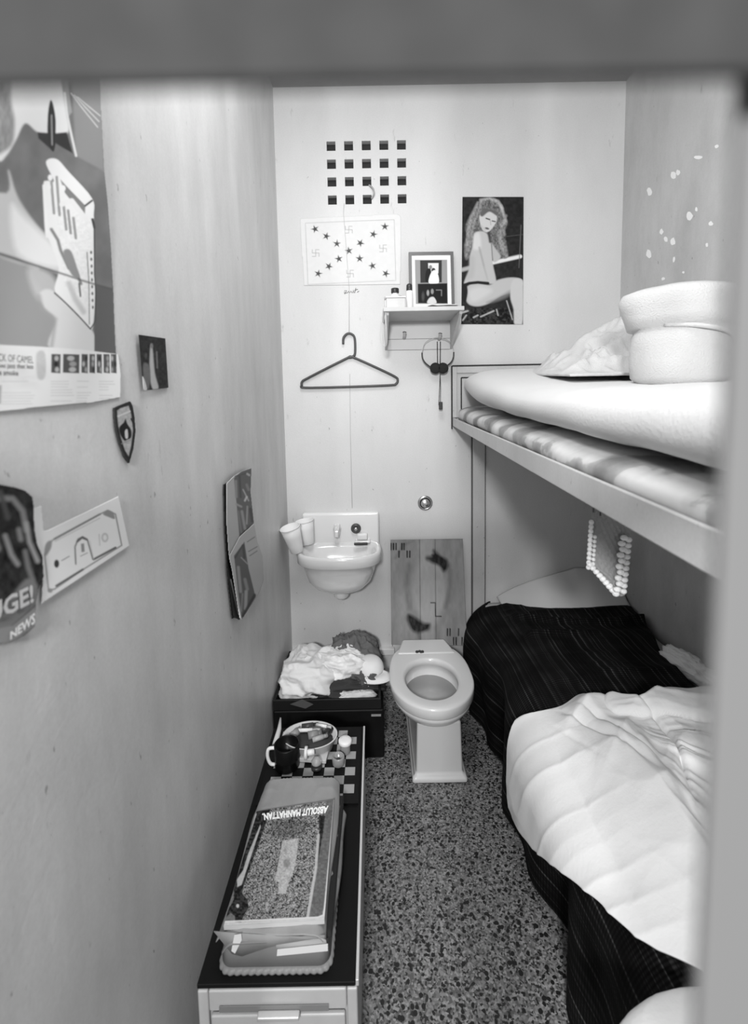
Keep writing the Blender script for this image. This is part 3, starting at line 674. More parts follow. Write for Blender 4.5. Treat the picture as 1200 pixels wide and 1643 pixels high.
# folded bundle standing on the mattress
wool = mat('white_wool', .58, .85, spec=.1, bump=.6, bscale=260)
bd = thing('rolled_blanket', (.86, 1.28, 1.53), 'rolled white wool blanket standing on end on the upper bunk', 'blanket')
def rollring(pts_px, Y, grow=0): pass
b = BM(); rings = []
prof = [(.098, 0, 0), (.112, .02, 0), (.113, .06, .0), (.115, .10, 0), (.118, .135, .004), (.112, .148, .004), (.124, .152, .0), (.128, .175, -.004), (.132, .20, -.01), (.136, .222, -.014), (.131, .240, -.012), (.112, .250, -.006), (.08, .235, .0), (.03, .222, 0)]
for r, z, dx in prof:
    ring = []
    for i in range(48):
        t = 2*math.pi*i/48; q = 1+.03*math.sin(2*t+z*9)+.02*math.sin(5*t+z*20)+.22*(float(fbm(np.array(2+1.3*math.cos(t)+z*3), np.array(2+1.3*math.sin(t)+z*9), 4, 4))-.45)
        ring.append((.845+dx+r*q*math.cos(t)*1.05, 1.28+r*q*math.sin(t)*.9, 1.525+z+.012*math.sin(t*1+2)*min(1, z*8)+.012*math.cos(t)*-1*min(1, z*6)))
    rings.append(ring)
loft(b, rings); build('roll', b, wool, bd)
b = BM(); tube(b, smoothpath([(.755, 1.21, 1.678), (.82, 1.168, 1.668), (.90, 1.178, 1.652), (.965, 1.24, 1.625)]), [.006]*18+[.004], 8)
build('fold', b, wool, bd)
def earflap():
    U, V = np.meshgrid(np.linspace(0, 1, 24), np.linspace(0, 1, 20))
    X = .93+.075*U+.02*V; Y = 1.22+.07*U; Z = 1.66+.085*V*(.35+.65*U**1.5)+.02*U
    return np.stack([X, Y-.02*np.sin(V*3), Z], -1)
gridmesh('corner_flap', earflap(), wool, bd, thick=.014, sub=1)
# crumpled sheet behind
def crumple_sheet():
    U, V = np.meshgrid(np.linspace(0, 1, 120), np.linspace(0, 1, 80))
    X = .60+.50*U+.04*V; Y = 1.42+.62*V
    top = .165*np.exp(-((U-.62)/.36)**2)*np.exp(-((V-.55)/.38)**2)
    edge = np.minimum(1, np.minimum(U, 1-U)*7)*np.minimum(1, np.minimum(V, 1-V)*6)
    zz = 1.545+.05*np.clip((Y-1.2)/.9, 0, 1)
    Z = zz+edge*(top+.07*ridge(U*3.2+V*1.1, V*3.4-U, 7, 3)-.012)+.004
    return np.stack([X+.01*ridge(U*4, V*4, 3), Y, Z], -1)
tag(gridmesh('crumpled_blanket', crumple_sheet(), wool, thick=.008), 'crumpled white blanket heaped behind the roll on the upper bunk', 'blanket')
# ------------------------------------------------------------------ lower bunk
lb = thing('lower_bunk', (.85, 1.2, 0), 'steel lower bunk almost hidden under its dark blanket', 'bunk')
b = BM(); box(b, .53, XR-.002, .2, D-.03, .26, .30); build('tray', b, bunkp, lb, smooth=False)
for x in (.56, 1.15):
    for y in (.3, 2.15):
        b = BM(); box(b, x, x+.03, y, y+.03, 0, .26); build('leg', b, bunkp, lb, smooth=False)
lin = mat('grey_linen', .52, .75, spec=.2, bump=.3, bscale=150)
o = mattress('mattress', .52, XR-.004, None, .2, D-.01, lambda y: .305, lambda y: .462, .01, lin, endr=.03, pw=6, lump=.004); tag(o, 'grey-white mattress of the lower bunk, bare along the wall side', 'mattress')
# pillow-like raised end of the sheet at the back corner
def corner_pad():
    U, V = np.meshgrid(np.linspace(0, 1, 60), np.linspace(0, 1, 30))
    X = .62+.585*U; Y = D-.012-.16*V-.05*V*U
    ht = .16*np.clip(U*1.5, 0, 1)**.9*(1-.15*np.clip((U-.7)/.3, 0, 1))
    Z = .468+ht*(1-V)**1.3+.01*np.sin(U*7)*(1-V)
    return np.stack([X, Y, Z], -1)
tag(gridmesh('folded_pad', corner_pad(), mat('pad_linen', .62, .75), thick=.02), 'pale folded pad pushed up against the back wall under the upper bunk', 'pad')
def blanket_mat():
    m, t, bb = nt('dark_striped_wool'); N = t.nodes; L = t.links
    uv = N.new('ShaderNodeUVMap'); sp = N.new('ShaderNodeSeparateXYZ'); L.new(uv.outputs[0], sp.inputs[0])
    n1 = N.new('ShaderNodeTexNoise'); n1.noise_dimensions = '1D'; n1.inputs['Scale'].default_value = 62; n1.inputs['Detail'].default_value = 3; n1.inputs['Roughness'].default_value = .8; L.new(sp.outputs[0], n1.inputs['W'])
    r = N.new('ShaderNodeValToRGB'); L.new(n1.outputs['Fac'], r.inputs[0]); e = r.color_ramp.elements
    e[0].position = .50; e[0].color = g3(.006); e[1].position = .78; e[1].color = g3(.10); x = e.new(.60); x.color = g3(.022)
    mp = N.new('ShaderNodeMath'); mp.operation = 'MULTIPLY'; mp.inputs[1].default_value = 700; L.new(sp.outputs[1], mp.inputs[0])
    sn = N.new('ShaderNodeMath'); sn.operation = 'SINE'; L.new(mp.outputs[0], sn.inputs[0])
    rr = N.new('ShaderNodeMapRange'); rr.inputs[1].default_value = -1; rr.inputs[2].default_value = 1; rr.inputs[3].default_value = .35; rr.inputs[4].default_value = 1.2; L.new(sn.outputs[0], rr.inputs[0])
    n2 = N.new('ShaderNodeTexNoise'); n2.inputs['Scale'].default_value = 9; L.new(uv.outputs[0], n2.inputs['Vector'])
    r2 = N.new('ShaderNodeMapRange'); r2.inputs[1].default_value = .35; r2.inputs[2].default_value = .7; r2.inputs[3].default_value = .4; r2.inputs[4].default_value = 1.5; L.new(n2.outputs['Fac'], r2.inputs[0])
    m1 = N.new('ShaderNodeMath'); m1.operation = 'MULTIPLY'; L.new(r.outputs[0], m1.inputs[0]); L.new(rr.outputs[0], m1.inputs[1])
    m2 = N.new('ShaderNodeMath'); m2.operation = 'MULTIPLY'; L.new(m1.outputs[0], m2.inputs[0]); L.new(r2.outputs[0], m2.inputs[1])
    L.new(m2.outputs[0], bb.inputs['Base Color']); bb.inputs['Roughness'].default_value = .9; bb.inputs['Specular IOR Level'].default_value = .12
    return m
def edgepath(s, xe, zt_, r=.05):
    """arc length s measured from the bed edge; positive runs inwards, negative down the side"""
    q = r*math.pi/2
    x = np.where(s > 0, xe+r+s, np.where(s > -q, xe+r-r*np.sin(np.clip(-s/r, 0, math.pi/2)), xe))
    z = np.where(s > 0, zt_, np.where(s > -q, zt_-r+r*np.cos(np.clip(-s/r, 0, math.pi/2)), zt_-r-(-s-q)))
    return x, z
def dark_blanket():
    nu, nv = 220, 260
    U, V = np.meshgrid(np.linspace(0, 1, nu), np.linspace(0, 1, nv)); Y = .25+(D-.03-.25)*V
    # right-hand limit on the top of the bed
    xr = np.interp(Y, [.25, 1.2, 1.6, 1.72, 1.98, 2.1, 2.27], [1.10, 1.08, 1.06, 1.09, 1.18, 1.19, 1.14])
    zt_ = .485+.012*np.sin(Y*5)+0*U
    xe = .462
    s = -(.54)+(xr-xe-.11+.54)*U
    x, z = edgepath(s, xe, zt_, .12)
    hang = np.clip((-s)/.45, 0, 1); inn = np.clip(s/.05, 0, 1)
    x = x+hang*(.028*np.sin(Y*11+1.3)+.020*np.sin(Y*23+.4)+.012)*np.clip(hang*2, 0, 1)
    x = x-.04*np.sin(np.pi*np.clip(hang, 0, 1))*np.clip((Y-1.7)/.4, 0, 1)
    z = z+inn*(.020*fbm(x*5, Y*5, 3)+.022*np.exp(-((Y-(2.03-.10*(x-.5))+.02*np.sin(x*9))/.022)**2)+.020*np.exp(-((Y-(1.83+.05*(x-.5)))/.02)**2)*np.clip((1.0-x)*4, 0, 1)+.018*ridge(x*2, Y*6, 5, 2))
    # rounded end at the back wall
    f = np.clip((Y-2.17)/.10, 0, 1); z = z-.05*f**2*(s > -.05)
    x = x+.06*np.clip((Y-2.16)/.11, 0, 1)**2*(s < .1)
    z = np.maximum(z, .004+.002*np.sin(Y*30))
    return np.stack([x, Y, z], -1), np.stack([s, Y], -1)
P, uv = dark_blanket()
tag(gridmesh('striped_blanket', P, blanket_mat(), uv=uv, thick=.004), 'dark finely striped blanket hanging from the lower bunk to the floor', 'blanket')
# white sheet heaped on top
wsm = mat('white_cotton', .80, .8, spec=.15, bump=.2, bscale=120)
def gauss(d, w): return np.exp(-(d/w)**2)
def segd(X, Y, a, b_):
    ex, ey = b_[0]-a[0], b_[1]-a[1]; t = np.clip(((X-a[0])*ex+(Y-a[1])*ey)/(ex*ex+ey*ey), 0, 1); return np.hypot(X-a[0]-ex*t, Y-a[1]-ey*t), t
def white_sheet():
    nu, nv = 300, 320
    U, V = np.meshgrid(np.linspace(0, 1, nu), np.linspace(0, 1, nv)); Y = .22+(1.42-.22)*V
    sl = np.interp(Y, [.22, .5, .62, .71, .78, .91, 1.0, 1.13, 1.21, 1.30, 1.36, 1.40, 1.42], [.20, .12, .03, -.03, -.08, -.15, -.20, -.29, -.33, -.36, -.34, -.24, -.12])
    s = sl+(.60-sl)*U; xe = .447
    yshift = .05*np.sin(np.clip(s, 0, 1)*5+.4)+.04*gauss(s-.10, .06)-.05*np.clip(s-.3, 0, 1)
    yshift = yshift-.035-.055*gauss(s-.20, .07)-.02*gauss(s+.03, .06)
    Yw = Y+yshift*np.clip((Y-1.1)/.3, 0, 1)
    x, z = edgepath(s+.0, xe, .508+0*s, .14)
    top = np.clip((s+.06)/.12, 0, 1)
    h = .028*np.clip(s/.25, 0, 1)+.055*fbm(s*4.5, Yw*3.2, 2)+.016*ridge(s*6-Yw*5, Yw*3+s*4, 61, 2)
    # folds running out of the tuck under the twisted part
    ox, oy = .12, 1.25; ang = np.arctan2(oy-Yw, s-ox); rad = np.hypot(s-ox, Yw-oy)
    low = np.clip((1.27-Yw)*9, 0, 1); rgt = np.clip((s-.10)*9, 0, 1)
    fan = ridge(ang*1.7+.8*rad+.5*np.sin(rad*5), rad*.8, 21, 3)
    h = h+.050*(fan-.45)*np.clip(rad/.15, 0, 1)*low*(.25+.75*rgt)
    # the upper layer ends in a soft step that runs down the middle
    ly = np.interp(Yw, [.2, .5, .8, 1.05, 1.2, 1.27], [-.02, .02, .06, .10, .135, .12])
    st = 1/(1+np.exp((s-ly)/.006)); h = h+.022*st*low
    h = h+.045*gauss(np.hypot(s-.0, (Yw-.98)*.8), .16)*low
    # creases near the hanging edge
    c1 = s+.05*np.sin(Yw*4)+.25*(Yw-1.1)
    h = h-.022*gauss(c1-.02, .008)*gauss(Yw-1.24, .13)-.022*gauss(c1-.06, .008)*gauss(Yw-1.22, .12)-.022*gauss(c1-.10-.1*np.sin(Yw*6), .006)*gauss(Yw-1.15, .14)-.010*gauss(c1+.035, .006)*gauss(Yw-1.27, .12)
    h = h+.016*ridge(s*9+Yw*3, Yw*2.2, 33, 2)*gauss(s+.02, .22)
    # twisted roll towards the wall
    d, t = segd(s, Yw, (.15, 1.315), (.60, 1.285)); rr0 = .050+.035*t
    h = h+(.062*np.sqrt(np.clip(1-(d/rr0)**2, 0, 1)))*(.45+.55*t)+.010*ridge(s*4+Yw*14, Yw*7, 8, 2)*gauss(d, .08)
    h = h-.03*gauss(np.hypot(s-.17, (Yw-1.385)*1.2), .035)
    h = h+.028*gauss(np.hypot(s-.06, (Yw-1.37)*1.0), .07)
    edge = np.clip(np.minimum(1-V, 1)*14, 0, 1)
    z = z+top*h*edge
    x = x-(1-top)*(.016+.022*ridge(Yw*9+s*1.5, s*1.5, 4, 2)+.02*np.clip(-s/.3, 0, 1))
    return np.stack([x, Yw, z], -1)
tag(gridmesh('white_sheet', white_sheet(), wsm, thick=.005), 'rumpled white sheet heaped across the lower bunk over the dark blanket', 'sheet')
cloth('sheet_corner', (1.13, 1.60, .49), .045, .12, .04, wsm, 'small bunched white sheet end against the right wall on the lower bunk', 'sheet', 5, .5, 2.5, rot=8)
cloth('pillow', (.62, .500, .470), .28, .19, .036, mat('pillowcase', .66, .8, bump=.2, bscale=120), 'pale pillow at the near end of the lower bunk', 'pillow', 9, .05, 1.2, flat=.8, pw=4)
# crocheted hanging
kn = mat('white_yarn', .93, .85, bump=1, bscale=400)
ch = thing('crocheted_hanging', A(975, 840, 1, 1.0), 'lumpy white crocheted strip hanging under the upper bunk rail', 'crocheted hanging')
cy = 1.0
rgt = [(1003, 848), (1013, 853), (1012, 900), (1009, 925), (1006, 940), (1003, 950), (990, 957), (975, 945), (962, 933), (941, 911), (940, 900), (943, 860), (950, 818), (1013, 853)]
P = np.zeros((40, 24, 3))
for i in range(40):
    v = i/39
    L = np.array(A(float(np.interp(v, [0, .62, 1], [950, 942, 984])), float(np.interp(v, [0, .62, 1], [800, 908, 954])), 1, cy))
    R_ = np.array(A(float(np.interp(v, [0, .8, 1], [1013, 1006, 1002])), float(np.interp(v, [0, .8, 1], [835, 935, 953])), 1, cy-.015))
    for j in range(24):
        u = j/23; P[i, j] = L*(1-u)+R_*u+np.array([0, .006*math.sin(j*1.9)*math.cos(i*1.7)-.03*math.sin(u*math.pi)*.3, 0])
gridmesh('knit_panel', P, mat('grey_yarn', .36, .85, bump=1, bscale=500), ch, thick=.006, sub=1)
def bead(b, p, r, sz=.8):
    bmesh.ops.create_icosphere(b, subdivisions=2, radius=r, matrix=Matrix.Translation(p)@Matrix.Diagonal((1, .8, sz, 1)))
b = BM()
for k in range(10):
    y = 866+k*9.2; x = np.interp(y, [860, 950], [1005, 996]); 
    bead(b, A(x+4, y, 1, cy-.03), .0075); bead(b, A(x-6 if k % 2 else x-3, y-3, 1, cy-.03), .0085, .75)
build('bobble_edge', b, kn, ch)
b = BM()
for k in range(11):
    y = 838+k*7.2; x = np.interp(y, [818, 911], [949, 943]); bead(b, A(x+1, y, 1, cy-.012), .0055, 1.1)
    if k > 2: bead(b, A(x+8, y+2, 1, cy-.014), .0042, 1.1)
for k in range(9): q = k/8; bead(b, A(946+42*q, 906+46*q, 1, cy-.018), .0062+.002*q, .9)
build('picot_edge', b, kn, ch)
b = BM()
for k in range(6): q = k/5; p = A(952+56*q, 822+28*q, 1, cy-.01); tube(b, [p, p+Vector((.0, 0, .035))], .0018, 6)
build('tie', b, mat('dark_string', .08, .8), ch)
# ------------------------------------------------------------------ left wall
def Lw(x, y, off=.003): return A(x, y, 0, XL+off)
def paint_camel(cv):
    # background photograph
    cv.poly([(-80, 20), (200, 60), (200, 570), (-80, 555)], .19, 1)
    cv.grain(30, 40, .05, 2)
    cv.poly([(115, 100), (165, 100), (165, 275), (124, 250)], .28, 2)
    for k in range(3): cv.line([(116+k*5, 150+k*3), (155+k*2, 204-k*9)], 1.6, .62, .8)
    cv.sp([(10, 100), (60, 95), (105, 110), (110, 180), (112, 212), (88, 222), (60, 212), (38, 198), (22, 225), (6, 250), (-10, 258), (-60, 230), (-60, 110)], .78, 2)
    cv.sp([(-60, 100), (10, 100), (14, 160), (20, 200), (8, 240), (-60, 250)], .30, 3.5)
    cv.grain(5, 14, .12, 44, [(-60, 100), (12, 100), (18, 200), (0, 245), (-60, 250)], 3)
    cv.poly([(98, 120), (108, 118), (118, 180), (110, 190)], .35, 1)
    cv.poly([(60, 212), (90, 214), (110, 212), (119, 246), (92, 230), (88, 243), (62, 222)], .035, 1.2)
    cv.sp([(83, 161), (88, 170), (92, 195), (91, 232), (88, 243), (82, 236), (78, 215), (79, 180)], .03, .8); cv.line([(85, 185), (86, 232)], 2.2, .35, .8)
    cv.line([(106, 150), (110, 182), (124, 250)], 3.5, .72, .8)
    # pale leg
    cv.sp([(10, 273), (22, 305), (34, 328), (60, 362), (78, 382), (100, 400), (110, 445), (60, 425), (0, 405), (-60, 395), (-60, 300), (8, 310)], .60, 2.5); cv.sp([(16, 330), (40, 350), (90, 400), (95, 430), (30, 408)], .88, 6, .9)
    cv.sp([(-60, 410), (0, 412), (40, 425), (62, 460), (90, 500), (80, 556), (-60, 560)], .36, 4); cv.sp([(45, 430), (80, 440), (90, 470), (60, 480)], .62, 5, .8)
    cv.sp([(62, 472), (85, 468), (148, 530), (152, 566), (78, 560), (86, 515), (70, 495)], .74, 2); cv.line([(62, 475), (66, 495), (86, 512), (80, 556)], 5, .38, 3, .8)
    cv.poly([(152, 455), (186, 464), (192, 570), (152, 566)], .12, 1.2)
    # cigarette pack
    cv.sp([(75, 260), (93, 255), (112, 275), (147, 318), (150, 345), (150, 380), (153, 470), (150, 520), (144, 527), (120, 505), (86, 470), (92, 430), (78, 385), (72, 375), (70, 300), (76, 290), (88, 290)], .90, .9)
    cv.poly([(99, 288), (137, 330), (136, 348), (106, 310)], .24, .8); cv.grain(3, 3, .10, 15, [(90, 330), (145, 350), (148, 500), (100, 460)])
    for x, ya, yb_ in ((84, 292, 342), (93, 284, 345), (103, 330, 368), (110, 338, 374), (118, 350, 382)): cv.line([(x, ya), (x+3, yb_)], 4.2, .34, .7)
    cv.line([(71, 298), (75, 372)], 5, .92, .7)
    for q in ((82, 285), (79, 300), (103, 302)): cv.ell(q, 4, 5, .92, .6)
    cv.line([(100, 328), (116, 322), (138, 352)], 8, .88, .8)
    cv.line([(82, 368), (92, 385), (96, 402), (108, 430), (122, 440), (128, 455)], 5, .26, 1.1); cv.sp([(100, 405), (112, 402), (122, 430), (126, 445), (112, 440)], .30, 1.2)
    cv.line([(137, 330), (147, 322)], 3, .05, .6); cv.line([(148, 352), (151, 365)], 4, .05, .6)
    cv.line([(139, 405), (142, 450), (143, 520)], 1.6, .15, .6); cv.line([(151, 360), (152, 440), (155, 470), (154, 515), (145, 528)], 2.2, .08, .6); cv.line([(85, 470), (144, 527)], 2.4, .07, .6)
    for k in range(9): cv.ell((146+k*.4, 405+k*11), 1.7, 2.6, .12, .6)
    cv.line([(108, 455), (118, 480), (132, 500)], 9, .45, 2.5, .6); cv.line([(125, 455), (127, 475)], 3, .12, .8)
    # creases of the folded poster
    cv.line([(-60, 398), (0, 407), (60, 427), (130, 450), (190, 466)], 3, .10, 1.4, .85); cv.line([(-60, 402), (0, 411), (60, 431)], 5, .8, 1.5, .3)
    # printed footer
    cv.poly([(-80, 545), (0, 553), (60, 556), (130, 561), (200, 569), (200, 700), (-80, 700)], .84, .6)
    for x0_, x1_ in ((80, 94), (98, 125), (129, 140), (143, 153), (156, 165), (168, 178), (180, 188.5)):
        cv.poly([(x0_, 568), (x1_, 568+.03*(x1_-x0_)), (x1_, 599), (x0_, 598)], .09, .5)
        for k in range(3): cv.ell(((x0_+x1_)/2+random.uniform(-3, 3), 575+k*9), (x1_-x0_)*.22, 4, random.choice((.35, .5, .02)), 1)
    cv.grain(3, 3, .10, 9, [(58, 566), (72, 566), (72, 606), (58, 606)]); cv.sp([(58, 568), (70, 566), (71, 604), (60, 606)], .45, 1.5, .6)
    for k in range(9):
        y = 612+k*4.5
        for (xa, xb) in ((5, 55), (80, 118), (122, 150), (160, 186)):
            if random.random() < .7: cv.line([(xa, y+random.uniform(-.5, .5)), (xb-random.uniform(0, 12), y)], 1.0, .50, .6, .7)
    cv.poly([(-20, 620), (5, 618), (3, 648), (-20, 650)], .5, 1)
mk = [(-75, 30), (159, 75), (160, 170), (165, 272), (172, 330), (179, 400), (184, 465), (188, 566), (192, 570), (195, 600), (194, 638), (150, 646), (80, 652), (0, 661), (-75, 668)]
ps = thing('cigarette_poster', Lw(80, 560), 'large creased cigarette advertising poster at the near end of the left wall', 'poster')
sheet('poster_sheet', [Lw(-75, 25), Lw(200, 82), Lw(200, 645), Lw(-75, 672)], paint_camel, .3, 1.1, mk, ps, attr_mat('glossy_print', .35), warp=lambda U, V: .003*np.sin(U*9)*np.sin(V*6))
ink = mat('ink_black', .03, .6); inkw = mat('ink_white', .9, .5)
lettering('lettering', 'PACK OF CAMEL', [Lw(-16, 579, .008), Lw(52, 583, .008), Lw(52, 572, .008), Lw(-16, 566, .008)], ink, ps)
lettering('lettering', 'Blues jazz that lets', [Lw(-12, 592, .008), Lw(52, 594, .008), Lw(52, 585, .008), Lw(-12, 582, .008)], ink, ps, bold=.02)
lettering('lettering', 'the smoke', [Lw(-12, 602, .008), Lw(28, 603, .008), Lw(28, 594.5, .008), Lw(-12, 592.5, .008)], ink, ps, bold=.02)
def paint_small(cv):
    cv.frame(0, 450, 4); cv.sp([(955, 430), (970, 430), (985, 590), (1010, 690), (970, 695), (950, 600)], .45, 1.5); cv.sp([(905, 540), (945, 545), (955, 620), (940, 695), (915, 690)], .14, 1.6)
    cv.line([(1000, 460), (1003, 560)], 10, .16, 1); cv.ell((965, 420), 10, 16, .2, 1); cv.sp([(900, 620), (915, 640), (930, 700), (908, 700)], .6, .8); cv.ell((925, 485), 9, 18, .07, 1); cv.grain(4, 4, .02, 3)
tag(sheet('small_photo', [Lw(219, 537), Lw(265, 543), Lw(270, 622), Lw(227, 627)], paint_small, .015, .8, warp=lambda U, V: .004*(1-U)), 'small dark photograph pinned to the left wall beyond the big poster', 'photo')
pb = [(182, 655), (190, 651), (203, 646), (208, 644), (212, 652), (215, 670), (216.5, 692), (213, 720), (206, 744), (198, 732), (190, 710), (185, 690), (183, 672)]
def paint_patch(cv):
    inner = [(186.5, 659), (192, 655), (205, 651), (209, 665), (212, 690), (209, 715), (205, 732), (199, 722), (192, 700), (188, 680)]
    cv.poly(inner, .42, .8); cv.grain(3, 3, .12, 5, inner)
    cv.sp([(190, 686), (197, 678), (200, 672), (203, 680), (209, 690), (209, 702), (202, 706), (198, 707), (192, 698)], .02, .8); cv.sp([(199, 692), (203, 689), (204, 702), (200, 703)], .6, .6)
    cv.line([(188, 668), (207, 660)], 2.5, .6, .6); cv.line([(209, 672), (212, 678)], 2.5, .03, .6); cv.line([(194, 712), (208, 706)], 1.5, .25, .8)
pt = sheet('cloth_badge', [Lw(180, 640), Lw(220, 640), Lw(220, 748), Lw(180, 748)], paint_patch, .03, .7, pb, None, attr_mat('embroidery', .9), thick=.003)
tag(pt, 'pointed embroidered cloth badge with a dark border below the small photo', 'badge')
def paint_hulk(cv):
    cv.grain(10, 14, .03, 4)
    for pts, w, v in (([(-30, 800), (20, 800), (36, 820), (42, 850)], 9, .30), ([(8, 860), (18, 890), (28, 905)], 8, .32), ([(42, 840), (47, 870), (60, 900)], 7, .42), ([(30, 850), (33, 865)], 8, .28), ([(40, 885), (45, 910), (52, 930)], 8, .22), ([(-20, 840), (-5, 880)], 12, .25), ([(0, 790), (12, 830)], 9, .10)): cv.line(pts, w, v, 3, .9)
    cv.sp([(-60, 990), (0, 975), (40, 930), (60, 940), (58, 985), (20, 1040), (-60, 1050)], .22, 3); cv.line([(15, 1008), (58, 970)], 1.5, .1, .6); cv.poly([(-50, 1018), (20, 1004), (56, 975), (57, 1005), (15, 1032), (-50, 1048)], .30, 1)
hk = thing('muscle_poster', Lw(20, 900), 'dark poster of a muscular back at the lower left, partly over the play money', 'poster')
sheet('poster_sheet', [Lw(-75, 765, .006), Lw(75, 765, .006), Lw(75, 1045, .006), Lw(-75, 1045, .006)], paint_hulk, .030, 1.1, [(-75, 772), (0, 777), (25, 782), (40, 787), (52, 798), (54, 812), (55, 850), (60, 875), (68, 892), (70, 925), (62, 945), (58, 965), (56, 1005), (38, 1020), (16, 1031), (-75, 1042)], hk, attr_mat('glossy_print', .35))
lettering('lettering', 'HUGE!', [Lw(-52, 1020, .008), Lw(53, 966, .008), Lw(51, 937, .008), Lw(-52, 985, .008)], mat('ink_pale', .62, .5), hk, bold=.03)
lettering('lettering', 'NEWS', [Lw(15, 1027, .008), Lw(55, 1000, .008), Lw(55, 982, .008), Lw(15, 1014, .008)], inkw, hk, bold=.03)
def paint_money(cv):
    cv.frame(0, 750, 4)
    cv.line([(285, 560), (310, 790), (350, 780), (540, 650), (780, 500), (740, 300), (690, 275), (640, 300), (350, 455), (300, 500), (285, 560)], 9, .22, .6, .85)
    cv.line([(350, 475), (640, 325)], 4, .4, .5, .8); cv.line([(360, 760), (530, 655)], 14, .14, .6); cv.line([(600, 590), (740, 515)], 14, .14, .6); cv.line([(350, 460), (640, 300)], 12, .18, .6, .8)
    cv.sp([(285, 520), (300, 480), (330, 470), (325, 520), (290, 570)], .32, 1); cv.sp([(660, 300), (690, 275), (725, 290), (735, 330), (700, 320)], .30, 1); cv.ell((320, 790), 16, 14, .35, .8)
    cv.line([(485, 620), (480, 510), (500, 460), (530, 445), (560, 465), (595, 590)], 9, .17, .6); cv.line([(495, 475), (525, 450), (555, 462)], 14, .12, .8)
    cv.poly([(518, 490), (538, 487), (542, 540), (522, 545)], .3, .5); cv.line([(515, 570), (560, 548)], 4, .2, .5); cv.ell((362, 618), 16, 26, .05, .6); cv.line([(395, 598), (443, 570)], 5, .15, .5)
    cv.ell((672, 450), 22, 30, .55, .8); cv.ell((672, 450), 12, 18, .82, .8); cv.line([(635, 430), (640, 500)], 7, .6, .8); cv.line([(575, 470), (600, 590)], 4, .6, .5)
mn = sheet('play_money', [Lw(50, 790, .004), Lw(215, 790, .004), Lw(215, 975, .004), Lw(50, 975, .004)], paint_money, .84, .9, [(51, 817), (66, 811), (70, 852), (78, 850), (190, 796), (207.5, 876), (66, 969), (68, 930), (58, 880)])
tag(mn, 'white sheet printed with oversized play money taped at a slant on the left wall', 'play money')
# hanging magazine on the left wall
hm = thing('hanging_magazine', Lw(385, 780), 'open magazine hanging by its fold on the left wall near the sink', 'magazine')
def pg(name, mask, paint, off, bg):
    xs_ = [p[0] for p in mask]; ys_ = [p[1] for p in mask]; x0_, x1_, y0_, y1_ = min(xs_)-2, max(xs_)+2, min(ys_)-2, max(ys_)+2
    return sheet(name, [Lw(x0_, y0_, off), Lw(x1_, y0_, off), Lw(x1_, y1_, off), Lw(x0_, y1_, off)], paint, bg, .8, mask, hm, attr_mat('magazine_page', .45), thick=.0015)
pg('back_page', [(358, 778), (364, 774), (370, 900), (378, 990), (372, 993), (366, 940), (360, 840)], lambda cv: None, .004, .03)
pg('back_page', [(364, 905), (372, 905), (386, 990), (384, 995), (374, 990)], lambda cv: cv.line([(370, 930), (382, 985)], 2, .5, .6), .009, .02)
def paint_up(cv):
    cv.frame(340, 700, 5.136)
    cv.poly([(180, 345), (240, 290), (325, 262), (318, 450), (345, 715), (225, 835), (205, 600)], .10, .8)
    for pts, w, v in (([(225, 330), (235, 500)], 14, .03), ([(195, 370), (200, 500)], 20, .28), ([(255, 440), (300, 530)], 8, .55), ([(285, 400), (300, 440)], 22, .22), ([(270, 530), (285, 500)], 14, .7), ([(245, 620), (270, 760)], 22, .32), ([(215, 620), (240, 790)], 16, .20), ([(315, 600), (330, 700)], 22, .02), ([(290, 580), (285, 720)], 12, .40), ([(200, 560), (240, 580)], 16, .35), ([(190, 330), (300, 300)], 10, .05), ([(290, 310), (305, 320)], 16, .5)): cv.line(pts, w, v, 1.3, .9)
pg('upper_page', [(363, 776), (376, 763), (388, 756), (403.5, 750.5), (402, 790), (407.5, 840), (384, 862), (367, 893), (362.5, 830)], paint_up, .014, .44)
def paint_lo(cv):
    cv.frame(340, 700, 5.136)
    cv.poly([(180, 985), (265, 870), (300, 1090), (358, 1325), (245, 1505), (215, 1300)], .10, .8)
    for pts, w, v in (([(190, 1000), (250, 900)], 10, .02), ([(240, 1000), (290, 1050)], 6, .45), ([(215, 1080), (235, 1280)], 24, .34), ([(270, 1180), (290, 1260)], 26, .28), ([(280, 1280), (275, 1420)], 26, .40), ([(350, 1310), (255, 1480)], 24, .015), ([(250, 1300), (240, 1440)], 12, .3), ([(255, 900), (265, 1000)], 18, .03)): cv.line(pts, w, v, 1.3, .9)
    for x, y, l in ((290, 850, 60), (300, 930, 70), (310, 965, 60)): cv.line([(x, y+20), (x+l, y-20)], 7, .08, .7, .8)
    cv.line([(215, 1430), (235, 1510)], 16, .75, .8)
pg('lower_page', [(367, 893), (384, 862), (407.5, 840), (413, 870), (421, 893), (423, 930), (418, 945), (411.5, 959), (400, 975), (388, 994), (384, 990), (372, 915)], paint_lo, .018, .46)
